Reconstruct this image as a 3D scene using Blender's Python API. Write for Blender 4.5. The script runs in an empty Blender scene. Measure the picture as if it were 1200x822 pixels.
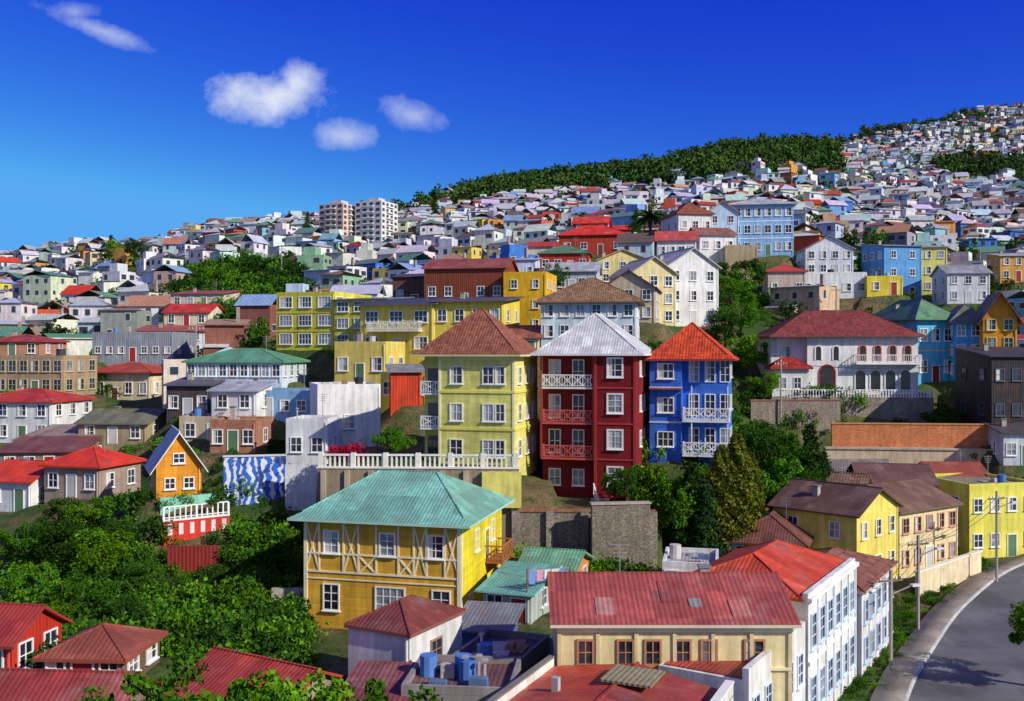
import bpy, math, random, numpy as np
from mathutils import Vector
random.seed(7); RS=np.random.RandomState(7)
F=1150.0; CZ=30.0
def P(u,v,d): return Vector(((u-600)/F*d, d, CZ-(v-411)/F*d))
scene=bpy.context.scene
COL=scene.collection
scene.view_settings.view_transform='Standard'
try: scene.view_settings.look='None'
except Exception: pass
scene.view_settings.exposure=0
# ------------------------------------------------------------ materials
WHITE=(.8,.8,.78); RED=(.42,.025,.015)
MAROON=(.25,.012,.016); BROWN=(.16,.065,.035)
GREY=(.36,.37,.38); ZINC=(.55,.58,.62); BLUE=(.03,.12,.62)
class NT:
    def __init__(s,m): s.t=m.node_tree; s.n=s.t.nodes; s.l=s.t.links
    def new(s,typ,**kw):
        n=s.n.new(typ)
        for k,v in kw.items():
            if k.startswith('i_'):
                key=k[2:]; key=int(key) if key.isdigit() else key.replace('_',' ')
                if hasattr(v,'is_output') : s.l.new(v,n.inputs[key])
                else: n.inputs[key].default_value=v
            else: setattr(n,k,v)
        return n
    def math(s,op,a,b=0.0,c=None):
        n=s.n.new('ShaderNodeMath'); n.operation=op
        for i,v in enumerate((a,b) if c is None else (a,b,c)):
            if hasattr(v,'is_output'): s.l.new(v,n.inputs[i])
            else: n.inputs[i].default_value=v
        return n.outputs[0]
    def scale(s,col,f):
        n=s.n.new('ShaderNodeVectorMath'); n.operation='SCALE'
        if hasattr(col,'is_output'): s.l.new(col,n.inputs[0])
        else: n.inputs[0].default_value=col[:3]
        if hasattr(f,'is_output'): s.l.new(f,n.inputs[3])
        else: n.inputs[3].default_value=f
        return n.outputs[0]
    def maprange(s,v,a,b,c,d):
        n=s.n.new('ShaderNodeMapRange'); s.l.new(v,n.inputs[0])
        for i,x in enumerate((a,b,c,d)): n.inputs[i+1].default_value=x
        return n.outputs[0]
    def mix(s,f,a,b):
        n=s.n.new('ShaderNodeMix'); n.data_type='RGBA'
        for i,v in ((0,f),(6,a),(7,b)):
            if hasattr(v,'is_output'): s.l.new(v,n.inputs[i])
            elif i==0: n.inputs[0].default_value=v
            else: n.inputs[i].default_value=(v[0],v[1],v[2],1)
        return n.outputs[2]
    def noise(s,vec,sc,det=4,rough=.55):
        n=s.n.new('ShaderNodeTexNoise'); n.inputs['Scale'].default_value=sc; n.inputs['Detail'].default_value=det; n.inputs['Roughness'].default_value=rough
        if vec is not None: s.l.new(vec,n.inputs['Vector'])
        return n.outputs[0]
    def map(s,vec,sc):
        n=s.n.new('ShaderNodeMapping'); s.l.new(vec,n.inputs[0]); n.inputs['Scale'].default_value=sc
        return n.outputs[0]
MC={}
def M(kind,col=(.5,.5,.5)):
    key=(kind,tuple(round(c,3) for c in col))
    if key in MC: return MC[key]
    m=bpy.data.materials.new(kind+'_mat'); m.use_nodes=True; MC[key]=m
    k=NT(m); b=k.n['Principled BSDF']; b.inputs['Roughness'].default_value=.8
    try: b.inputs['Specular IOR Level'].default_value=.25
    except Exception: pass
    tc=k.new('ShaderNodeTexCoord'); ob=tc.outputs['Object']
    sep=k.new('ShaderNodeSeparateXYZ',i_0=ob)
    X,Y,Z=sep.outputs
    def bump(h,dist,st=.6):
        n=k.new('ShaderNodeBump',i_Height=h); n.inputs['Distance'].default_value=dist; n.inputs['Strength'].default_value=st
        k.l.new(n.outputs[0],b.inputs['Normal'])
    def setc(c): k.l.new(c,b.inputs['Base Color'])
    base=col
    if kind in('wall_attr','roof_attr'):
        a=k.new('ShaderNodeAttribute'); a.attribute_name='Col'; base=a.outputs['Color']
    nb=k.maprange(k.noise(ob,.45,5),.3,.7,.80,1.10)
    st=k.maprange(k.noise(k.map(ob,(2.2,2.2,.22)),1.0,4,.65),.35,.7,.72,1.06)
    var=k.math('MULTIPLY',nb,st)
    def horiz():
        ns=k.new('ShaderNodeSeparateXYZ',i_0=tc.outputs['Normal'])
        g=k.math('GREATER_THAN',k.math('ABSOLUTE',ns.outputs[0]),k.math('ABSOLUTE',ns.outputs[1]))
        return k.math('ADD',k.math('MULTIPLY',g,Y),k.math('MULTIPLY',k.math('SUBTRACT',1.0,g),X))
    def cells(a,fa,b_,fb,lo,hi):
        cm=k.new('ShaderNodeCombineXYZ',i_0=k.math('FLOOR',k.math('MULTIPLY',a,fa)),i_1=k.math('FLOOR',k.math('MULTIPLY',b_,fb)))
        wn=k.new('ShaderNodeTexWhiteNoise',i_0=cm.outputs[0]); return k.maprange(wn.outputs[0],0,1,lo,hi)
    if kind in('stucco','wall_attr'):
        grime=k.maprange(k.noise(ob,1.3,7,.7),.50,.78,0,.6)
        c=k.mix(grime,k.scale(base,var),k.scale(base,k.math('MULTIPLY',var,.5)))
        setc(c)
        if kind=='stucco': bump(k.noise(ob,18,3),.02,.5)
    elif kind=='paint':
        setc(k.scale(base,nb)); b.inputs['Roughness'].default_value=.6
    elif kind=='clad':
        fr=k.math('FRACT',k.math('MULTIPLY',Z,5.5))
        ln=k.maprange(fr,0,.16,.58,1.0)
        setc(k.scale(base,k.math('MULTIPLY',k.math('MULTIPLY',var,ln),cells(horiz(),.35,Z,5.5,.86,1.06)))); bump(fr,.02,.5)
    elif kind=='vclad':
        s_=k.math('SINE',k.math('MULTIPLY',horiz(),22.0))
        rust=k.maprange(k.noise(k.map(ob,(1,1,.4)),1.5,6,.7),.50,.70,0,.65)
        c=k.scale(base,k.math('MULTIPLY',var,k.maprange(s_,-1,1,.8,1.05)))
        setc(k.mix(rust,c,(.16,.05,.02))); bump(s_,.02,.5); b.inputs['Roughness'].default_value=.55
    elif kind=='corr':
        hz=horiz()
        s_=k.math('SINE',k.math('MULTIPLY',hz,26.0))
        pan=k.maprange(k.math('FRACT',k.math('MULTIPLY',hz,1.1)),0,.05,.65,1.0)
        rust=k.maprange(k.noise(k.map(ob,(1,.7,1)),.8,9,.76),.45,.66,0,.85)
        pale=k.maprange(k.noise(ob,.35,6,.7),.5,.7,0,.35)
        v_=k.math('MULTIPLY',k.math('MULTIPLY',var,pan),k.math('MULTIPLY',cells(hz,1.1,Z,1.3,.72,1.18),k.maprange(s_,-1,1,.86,1.04)))
        c=k.scale(k.mix(pale,base,(.5,.38,.33)) if col[0]>col[1]*1.5 else k.scale(base,1.0),v_)
        setc(k.mix(rust,c,k.mix(.5,base,(.12,.045,.025)))); bump(s_,.02,.45); b.inputs['Roughness'].default_value=.55
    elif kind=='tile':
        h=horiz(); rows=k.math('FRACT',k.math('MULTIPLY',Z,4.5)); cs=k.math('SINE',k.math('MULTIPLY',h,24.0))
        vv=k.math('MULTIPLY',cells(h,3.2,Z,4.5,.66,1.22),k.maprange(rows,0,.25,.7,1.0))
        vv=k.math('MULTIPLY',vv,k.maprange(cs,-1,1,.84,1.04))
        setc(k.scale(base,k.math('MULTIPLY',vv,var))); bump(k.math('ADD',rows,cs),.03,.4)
    elif kind=='roof_attr':
        rust=k.maprange(k.noise(ob,.5,6,.7),.5,.7,0,.6)
        c=k.scale(base,k.math('MULTIPLY',var,k.maprange(k.math('SINE',k.math('MULTIPLY',k.math('ADD',X,Y),7.0)),-1,1,.86,1.05)))
        setc(k.mix(rust,c,k.mix(.5,base,(.12,.05,.03))))
        b.inputs['Roughness'].default_value=.55
    elif kind=='stone':
        v=k.new('ShaderNodeTexVoronoi',i_0=k.map(ob,(1.6,1.6,2.4))); v.feature='DISTANCE_TO_EDGE'
        v2=k.new('ShaderNodeTexVoronoi',i_0=k.map(ob,(1.6,1.6,2.4)))
        e=k.maprange(v.outputs[0],0,.08,.35,1)
        sp=k.new('ShaderNodeSeparateColor',i_0=v2.outputs['Color'])
        setc(k.scale(base,k.math('MULTIPLY',k.math('MULTIPLY',e,var),k.maprange(sp.outputs[0],0,1,.6,1.3)))); bump(e,.08,.8)
    elif kind=='brick':
        cm=k.new('ShaderNodeCombineXYZ',i_0=horiz(),i_1=Z)
        br=k.new('ShaderNodeTexBrick',i_0=cm.outputs[0]); br.inputs['Scale'].default_value=1.6
        br.inputs['Color1'].default_value=(*col,1); br.inputs['Color2'].default_value=(col[0]*.7,col[1]*.62,col[2]*.6,1); br.inputs['Mortar'].default_value=(col[0]*.75,col[1]*1.1,min(1,col[2]*1.6),1)
        g=k.maprange(k.noise(ob,.5,7,.7),.48,.75,0,.5)
        setc(k.mix(g,k.scale(br.outputs[0],var),k.scale(base,.45)))
    elif kind=='glass':
        setc(k.scale(base,k.maprange(k.noise(ob,1.1,2),.3,.7,.4,1.5))); b.inputs['Roughness'].default_value=.08
        b.inputs['Specular IOR Level'].default_value=.7
    elif kind=='glass_far':
        setc(k.scale(base,nb)); b.inputs['Roughness'].default_value=.3
    elif kind=='asphalt':
        big=k.maprange(k.noise(ob,.15,5,.6),.35,.65,.65,1.25); cr=k.maprange(k.noise(ob,12,5,.7),.3,.7,.75,1.2)
        v=k.new('ShaderNodeTexVoronoi',i_0=k.map(ob,(.25,.25,.25))); v.feature='DISTANCE_TO_EDGE'
        ck=k.maprange(v.outputs[0],0,.012,.5,1)
        pv=k.new('ShaderNodeTexVoronoi',i_0=k.map(ob,(.12,.12,.12))); ps=k.new('ShaderNodeSeparateColor',i_0=pv.outputs['Color'])
        pt=k.maprange(ps.outputs[0],0,1,.82,1.12)
        setc(k.scale(base,k.math('MULTIPLY',k.math('MULTIPLY',k.math('MULTIPLY',big,cr),ck),pt))); bump(k.noise(ob,30,3),.01,.5)
    elif kind=='ground':
        g=k.mix(k.maprange(k.noise(ob,.12,8,.65),.42,.6,0,1),(.035,.09,.012),(.18,.12,.06))
        g=k.mix(k.maprange(k.noise(ob,.9,8,.7),.45,.6,0,.8),g,(.025,.06,.01))
        setc(k.scale(g,k.maprange(k.noise(ob,5,5,.7),.3,.7,.6,1.3))); bump(k.noise(ob,2.5,6,.7),.25,.9)
    elif kind in('leaf','leaf_far'):
        geo=k.new('ShaderNodeNewGeometry'); oi=k.new('ShaderNodeObjectInfo')
        r=geo.outputs['Random Per Island']
        c=k.mix(r,k.scale(base,.4),k.scale(base,1.5))
        c=k.mix(k.maprange(k.noise(ob,.7 if kind=='leaf' else .02,3),.4,.65,0,.6),c,k.scale((base[0]*1.9,base[1]*1.35,base[2]),1.2))
        c=k.scale(c,k.maprange(oi.outputs['Random'],0,1,.6,1.35))
        d=k.new('ShaderNodeBsdfDiffuse',i_0=c)
        if kind=='leaf':
            t=k.new('ShaderNodeBsdfTranslucent',i_0=c); mx=k.new('ShaderNodeMixShader',i_0=.2,i_1=d.outputs[0],i_2=t.outputs[0]); d=mx
        k.l.new(d.outputs[0],k.n['Material Output'].inputs[0])
    elif kind=='bark': setc(k.scale(base,k.maprange(k.noise(k.map(ob,(6,6,1)),2,5),.3,.7,.5,1.3)))
    elif kind=='graffiti':
        w=k.new('ShaderNodeTexWave',i_0=k.map(ob,(.7,.7,.9))); w.inputs['Scale'].default_value=.7; w.inputs['Distortion'].default_value=9; w.inputs['Detail'].default_value=2
        m1=k.maprange(w.outputs['Fac'],.55,.6,0,1); m2=k.maprange(k.noise(ob,1.1,2),.56,.58,0,1)
        c=k.mix(m1,base,(.78,.8,.82)); c=k.mix(k.math('MULTIPLY',m2,.9),c,(.02,.05,.25))
        setc(k.scale(c,var))
    return m
# ------------------------------------------------------------ mesh helpers
def npmesh(name,V,Q,mats,midx=None,cols=None):
    me=bpy.data.meshes.new(name); V=np.asarray(V,dtype=np.float32); Q=np.asarray(Q,dtype=np.int32)
    me.vertices.add(len(V)); me.vertices.foreach_set('co',V.ravel())
    me.loops.add(len(Q)*4); me.loops.foreach_set('vertex_index',Q.ravel())
    me.polygons.add(len(Q)); me.polygons.foreach_set('loop_start',np.arange(len(Q),dtype=np.int32)*4)
    try: me.polygons.foreach_set('loop_total',np.full(len(Q),4,dtype=np.int32))
    except Exception: pass
    for m in mats: me.materials.append(m)
    if midx is not None: me.polygons.foreach_set('material_index',np.asarray(midx,dtype=np.int32))
    me.update(calc_edges=True)
    if cols is not None:
        a=me.attributes.new('Col','FLOAT_COLOR','FACE'); a.data.foreach_set('color',np.asarray(cols,dtype=np.float32).ravel())
    me.validate(); return me
def addobj(name,data,loc=(0,0,0),rz=0,sc=None,parent=None):
    o=bpy.data.objects.new(name,data); COL.objects.link(o); o.location=loc; o.rotation_euler=(0,0,rz)
    if sc is not None: o.scale=sc if hasattr(sc,'__len__') else (sc,sc,sc)
    if parent: o.parent=parent
    return o
PADS=[]
class B:
    def __init__(s,name,loc,yaw=0,w=1,d=1,h=1):
        s.name=name; s.e=addobj(name,None,loc,yaw); s.e.empty_display_size=.5; s.parts={}; s.w=w; s.d=d; s.h=h; s.loc=Vector(loc); s.yaw=yaw
    def add(s,part,mat,vs,fs):
        p=s.parts.setdefault(part,[[],[],[],[]]); n=len(p[0]); p[0].extend(vs)
        if mat not in p[3]: p[3].append(mat)
        i=p[3].index(mat)
        for f in fs: p[1].append([a+n for a in f]); p[2].append(i)
    def hexa(s,part,mat,c): s.add(part,mat,c,[(0,3,2,1),(4,5,6,7),(0,1,5,4),(1,2,6,5),(2,3,7,6),(3,0,4,7)])
    def box(s,part,mat,x0,y0,z0,x1,y1,z1):
        s.hexa(part,mat,[(x0,y0,z0),(x1,y0,z0),(x1,y1,z0),(x0,y1,z0),(x0,y0,z1),(x1,y0,z1),(x1,y1,z1),(x0,y1,z1)])
    def cyl(s,part,mat,x,y,z0,z1,r,n=10):
        vs=[(x+r*math.cos(6.2832*i/n),y+r*math.sin(6.2832*i/n),z) for z in (z0,z1) for i in range(n)]
        s.add(part,mat,vs,[(i,(i+1)%n,n+(i+1)%n,n+i) for i in range(n)]+[tuple(range(n,2*n))])
    def fp(s,f,a,z,o):
        if f=='F': return (a,-o,z)
        if f=='R': return (s.w+o,a,z)
        if f=='L': return (-o,s.d-a,z)
        return (s.w-a,s.d+o,z)
    def fbox(s,part,mat,f,a0,a1,z0,z1,o0,o1):
        g=lambda a,z,o:s.fp(f,a,z,o)
        s.hexa(part,mat,[g(a0,z0,o1),g(a1,z0,o1),g(a1,z0,o0),g(a0,z0,o0),g(a0,z1,o1),g(a1,z1,o1),g(a1,z1,o0),g(a0,z1,o0)])
    def fbar(s,part,mat,f,a0,z0,a1,z1,wd,o0,o1):
        dx,dz=a1-a0,z1-z0; L=math.hypot(dx,dz); nx,nz=-dz/L*wd/2,dx/L*wd/2
        q=[(a0-nx,z0-nz),(a1-nx,z1-nz),(a1+nx,z1+nz),(a0+nx,z0+nz)]
        s.hexa(part,mat,[s.fp(f,a,z,o0) for a,z in q]+[s.fp(f,a,z,o1) for a,z in q])
    def win(s,f,a,z,w,h,fr=WHITE,cols=2,rows=2,fw=.09,o=0.0,sill=True):
        gl=M('glass',random.choice([(.02,.03,.05),(.03,.04,.06),(.02,.02,.03),(.25,.27,.3)]))
        s.fbox('windows',gl,f,a-w/2,a+w/2,z,z+h,o-.05,o+.02)
        if random.random()<.35:
            s.fbox('curtains',M('paint',(.6,.58,.52)),f,a-w/2,a-w/2+w*random.choice([.3,.45]),z,z+h,o-.03,o+.026)
        m=M('paint',fr); t=fw
        s.fbox('window_frames',m,f,a-w/2-t,a-w/2,z-t,z+h+t,o-.04,o+.08)
        s.fbox('window_frames',m,f,a+w/2,a+w/2+t,z-t,z+h+t,o-.04,o+.08)
        s.fbox('window_frames',m,f,a-w/2,a+w/2,z+h,z+h+t,o-.04,o+.077)
        s.fbox('window_frames',m,f,a-w/2,a+w/2,z-t,z,o-.04,o+.077)
        for i in range(1,cols): x=a-w/2+w*i/cols; s.fbox('window_frames',m,f,x-.03,x+.03,z,z+h,o-.03,o+.05)
        for i in range(1,rows): x=z+h*i/rows; s.fbox('window_frames',m,f,a-w/2,a+w/2,x-.025,x+.025,o-.03,o+.045)
        if sill: s.fbox('window_sills',m,f,a-w/2-.16,a+w/2+.16,z-t-.07,z-t,o-.03,o+.17)
    def door(s,f,a,z,w=.95,h=2.1,c=BROWN):
        s.fbox('door',M('paint',c),f,a-w/2,a+w/2,z,z+h,-.04,.03)
        m=M('paint',WHITE)
        s.fbox('door_frame',m,f,a-w/2-.1,a-w/2,z,z+h+.1,-.04,.07); s.fbox('door_frame',m,f,a+w/2,a+w/2+.1,z,z+h+.1,-.04,.07)
        s.fbox('door_frame',m,f,a-w/2,a+w/2,z+h,z+h+.1,-.04,.067)
    def rail(s,part,mat,pts,h,step=.22,t=.045):
        for (x0,y0,z0),(x1,y1,z1) in zip(pts[:-1],pts[1:]):
            L=math.hypot(x1-x0,y1-y0); n=max(1,int(L/step))
            for i in range(n+1):
                q=i/n; x=x0+(x1-x0)*q; y=y0+(y1-y0)*q; z=z0+(z1-z0)*q; tt=t if i%6 else t*1.6
                s.box(part,mat,x-tt/2,y-tt/2,z,x+tt/2,y+tt/2,z+h)
            dx,dy=(x1-x0)/L,(y1-y0)/L; nx,ny=-dy*.04,dx*.04
            for zz,th in ((h,.09),(.12,.06)):
                s.hexa(part,mat,[(x0-nx,y0-ny,z0+zz),(x1-nx,y1-ny,z1+zz),(x1+nx,y1+ny,z1+zz),(x0+nx,y0+ny,z0+zz),(x0-nx,y0-ny,z0+zz+th),(x1-nx,y1-ny,z1+zz+th),(x1+nx,y1+ny,z1+zz+th),(x0+nx,y0+ny,z0+zz+th)])
    def balcony(s,f,a0,a1,z,pr=1.1,mat=None,h=1.0,o=0,x=True):
        mat=mat or M('paint',WHITE)
        s.fbox('balcony_slab',mat,f,a0,a1,z-.15,z,o-.05,o+pr)
        g=lambda a,oo:s.fp(f,a,z,oo)
        s.rail('balcony_railing',mat,[g(a0+.05,o),g(a0+.05,o+pr-.05),g(a1-.05,o+pr-.05),g(a1-.05,o)],h)
        if x:
            n=max(1,int((a1-a0)/.9))
            for i in range(n):
                b0=a0+.05+(a1-a0-.1)*i/n; b1=a0+.05+(a1-a0-.1)*(i+1)/n
                s.fbar('balcony_railing',mat,f,b0,z+.15,b1,z+h,.07,o+pr-.09,o+pr-.02); s.fbar('balcony_railing',mat,f,b0,z+h,b1,z+.15,.07,o+pr-.085,o+pr-.015)
    def hip(s,x0,y0,x1,y1,z,h,rl,mat,ov=.5,fas=WHITE,part='roof',flare=0):
        x0-=ov;y0-=ov;x1+=ov;y1+=ov; cx,cy=(x0+x1)/2,(y0+y1)/2
        if x1-x0>=y1-y0: r0,r1=(cx-rl/2,cy,z+h),(cx+rl/2,cy,z+h)
        else: r0,r1=(cx,cy-rl/2,z+h),(cx,cy+rl/2,z+h)
        ax=x1-x0>=y1-y0
        c=[(x0,y0,z),(x1,y0,z),(x1,y1,z),(x0,y1,z)]
        if flare:
            k=.16; g=[]
            for p in c:
                r=r0 if (math.dist(p,r0)<=math.dist(p,r1)) else r1
                g.append((p[0]+(r[0]-p[0])*k,p[1]+(r[1]-p[1])*k,p[2]+h*k*flare))
            s.add(part,mat,c+g,[(0,1,5,4),(1,2,6,5),(2,3,7,6),(3,0,4,7)]); t=g
        else: t=c
        if ax: s.add(part,mat,t+[r0,r1],[(0,1,5,4),(1,2,5),(2,3,4,5),(3,0,4)])
        else: s.add(part,mat,t+[r0,r1],[(0,1,4),(1,2,5,4),(2,3,5),(3,0,4,5)])
        e=.16; lo=[(a,b_,z-e) for a,b_,_ in c]
        s.add('roof_fascia',M('paint',fas),lo+c,[(0,1,5,4),(1,2,6,5),(2,3,7,6),(3,0,4,7),(3,2,1,0)])
        for p in t:
            r=r0 if (math.dist(p,r0)<=math.dist(p,r1)+1e-4) else r1
            s.tube('ridge_caps',mat,p,r,.07)
        if rl>.1: s.tube('ridge_caps',mat,r0,r1,.08)
    def tube(s,part,mat,a,b,r):
        a=Vector(a);b=Vector(b);d=(b-a)
        if d.length<1e-4: return
        d.normalize(); u=d.cross(Vector((0,0,1)))
        if u.length<.01: u=Vector((1,0,0))
        u.normalize(); v=u.cross(d); vs=[]
        for p in (a,b):
            for i in range(4):
                an=i*math.pi/2+.78; q=p+u*math.cos(an)*r+v*math.sin(an)*r; vs.append(tuple(q))
        s.add(part,mat,vs,[(0,1,5,4),(1,2,6,5),(2,3,7,6),(3,0,4,7),(3,2,1,0),(4,5,6,7)])
    def gable(s,x0,y0,x1,y1,z,h,mat,wm,axis='x',ov=.45,fas=WHITE,part='roof'):
        t=.14
        def slab(a,b,c,d):
            lo=[(p[0],p[1],p[2]-t) for p in (a,b,c,d)]
            s.add(part,mat,[a,b,c,d],[(0,1,2,3)])
            s.add('roof_fascia',M('paint',fas),lo+[a,b,c,d],[(0,1,5,4),(1,2,6,5),(3,0,4,7),(3,2,1,0)])
        if axis=='x':
            cy=(y0+y1)/2; k=h/((y1-y0)/2); ze=z-ov*k
            slab((x0-ov,y0-ov,ze+t),(x1+ov,y0-ov,ze+t),(x1+ov,cy,z+h+t),(x0-ov,cy,z+h+t))
            slab((x1+ov,y1+ov,ze+t),(x0-ov,y1+ov,ze+t),(x0-ov,cy,z+h+t),(x1+ov,cy,z+h+t))
            s.add('gable_walls',wm,[(x0,y0,z),(x0,y1,z),(x0,cy,z+h),(x1,y0,z),(x1,y1,z),(x1,cy,z+h)],[(1,0,2),(3,4,5)])
            s.tube('ridge_caps',mat,(x0-ov,cy,z+h+t),(x1+ov,cy,z+h+t),.09)
        else:
            cx=(x0+x1)/2; k=h/((x1-x0)/2); ze=z-ov*k
            slab((x0-ov,y1+ov,ze+t),(x0-ov,y0-ov,ze+t),(cx,y0-ov,z+h+t),(cx,y1+ov,z+h+t))
            slab((x1+ov,y0-ov,ze+t),(x1+ov,y1+ov,ze+t),(cx,y1+ov,z+h+t),(cx,y0-ov,z+h+t))
            s.add('gable_walls',wm,[(x0,y0,z),(x1,y0,z),(cx,y0,z+h),(x0,y1,z),(x1,y1,z),(cx,y1,z+h)],[(0,1,2),(4,3,5)])
            s.tube('ridge_caps',mat,(cx,y0-ov,z+h+t),(cx,y1+ov,z+h+t),.09)
    def shed(s,x0,y0,x1,y1,z,h,mat,wm,ov=.35,fas=WHITE,part='roof'):
        t=.12; dy=y1-y0; k=h/dy
        a=[(x0-ov,y0-ov,z-ov*k+t),(x1+ov,y0-ov,z-ov*k+t),(x1+ov,y1+ov,z+h+ov*k+t),(x0-ov,y1+ov,z+h+ov*k+t)]
        lo=[(p[0],p[1],p[2]-t) for p in a]
        s.add(part,mat,a,[(0,1,2,3)]); s.add('roof_fascia',M('paint',fas),lo+a,[(0,1,5,4),(1,2,6,5),(2,3,7,6),(3,0,4,7),(3,2,1,0)])
        s.add('gable_walls',wm,[(x0,y0,z),(x1,y0,z),(x1,y1,z),(x0,y1,z),(x1,y1,z+h),(x0,y1,z+h)],[(1,2,4),(3,0,5),(2,3,5,4)])
    def arch(s,f,a,z,w,h,mat,fr=None,o=0):
        n=10; r=w/2; pts=[(a-r,z),(a+r,z)]+[(a+r*math.cos(math.pi*i/n),z+h-r+r*math.sin(math.pi*i/n)) for i in range(n+1)]
        s.add('arch_openings',mat,[s.fp(f,x,y,o+.03) for x,y in pts],[tuple(range(len(pts)))])
        if fr:
            seq=[(a-r,z)]+[(a+r*math.cos(math.pi*(n-i)/n),z+h-r+r*math.sin(math.pi*(n-i)/n)) for i in range(n+1)]+[(a+r,z)]
            for p,q in zip(seq[:-1],seq[1:]): s.fbar('arch_trim',fr,f,p[0],p[1],q[0],q[1],.14,o-.02,o+.1)
    def chimney(s,x,y,z,h=1.2):
        m=M('stucco',(.45,.4,.36)); s.box('chimney',m,x-.25,y-.25,z-1.5,x+.25,y+.25,z+h); s.box('chimney_cap',M('paint',(.2,.2,.2)),x-.32,y-.32,z+h,x+.32,y+.32,z+h+.1)
    def antenna(s,x,y,z,h=2.2):
        m=M('paint',(.3,.3,.3)); s.tube('antenna',m,(x,y,z-1),(x,y,z+h),.03)
        for i in range(4): s.tube('antenna',m,(x-.5+.06*i,y,z+h-.1-i*.2),(x+.5-.06*i,y,z+h-.1-i*.2),.02)
    def clutter(s,x0,y0,x1,y1,z,n=6):
        for _ in range(n):
            x=random.uniform(x0+.4,x1-.9); y=random.uniform(y0+.4,y1-.9); t=random.random()
            if t<.3: s.box('rooftop_crates',M('stucco',random.choice([(.3,.2,.12),(.5,.48,.45),(.12,.2,.35)])),x,y,z,x+random.uniform(.3,.9),y+.5,z+random.uniform(.2,.6))
            elif t<.55: s.tube('vent_pipes',M('paint',(.5,.5,.52)),(x,y,z-.1),(x,y,z+random.uniform(.5,1.1)),.07); s.box('vent_pipes',M('paint',(.4,.4,.42)),x-.13,y-.13,z+1.1,x+.13,y+.13,z+1.2)
            elif t<.75: s.cyl('water_barrel',M('paint',random.choice([(.03,.03,.035),(.08,.2,.5),(.5,.5,.48)])),x,y,z,z+.95,.4)
            else: s.hexa('loose_sheets',M('corr',random.choice([(.45,.45,.45),(.3,.12,.08)])),[(x,y,z+.02),(x+1.1,y+.2,z+.02),(x+1.0,y+.9,z+.02),(x-.1,y+.7,z+.02),(x,y,z+.07),(x+1.1,y+.2,z+.07),(x+1.0,y+.9,z+.12),(x-.1,y+.7,z+.1)])
    def done(s):
        for part,(v,f,mi,mats) in s.parts.items():
            me=bpy.data.meshes.new(part); me.from_pydata([tuple(x) for x in v],[],f)
            for m in mats: me.materials.append(m)
            me.polygons.foreach_set('material_index',mi); me.update()
            addobj(part,me,parent=s.e)
        return s
def front(u0,u1,d,th):
    t1=(u1-600)/F; x0=(u0-600)/F*d
    return (t1*d-x0)/(math.cos(th)-t1*math.sin(th))
def start(name,u0,u1,ve,vb,d,thd,dep,found=3.5,pad=True,margin=3.0):
    th=math.radians(thd); w=front(u0,u1,d,th); p=P(u0,vb,d); h=(vb-ve)/F*d
    b=B(name,p,th,w,dep,h)
    if pad:
        c,s_=math.cos(th),math.sin(th); cx=p.x+c*w/2-s_*dep/2; cy=p.y+s_*w/2+c*dep/2
        PADS.append((cx,cy,w/2+.6,dep/2+.6,th,p.z,margin))
    return b
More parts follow.
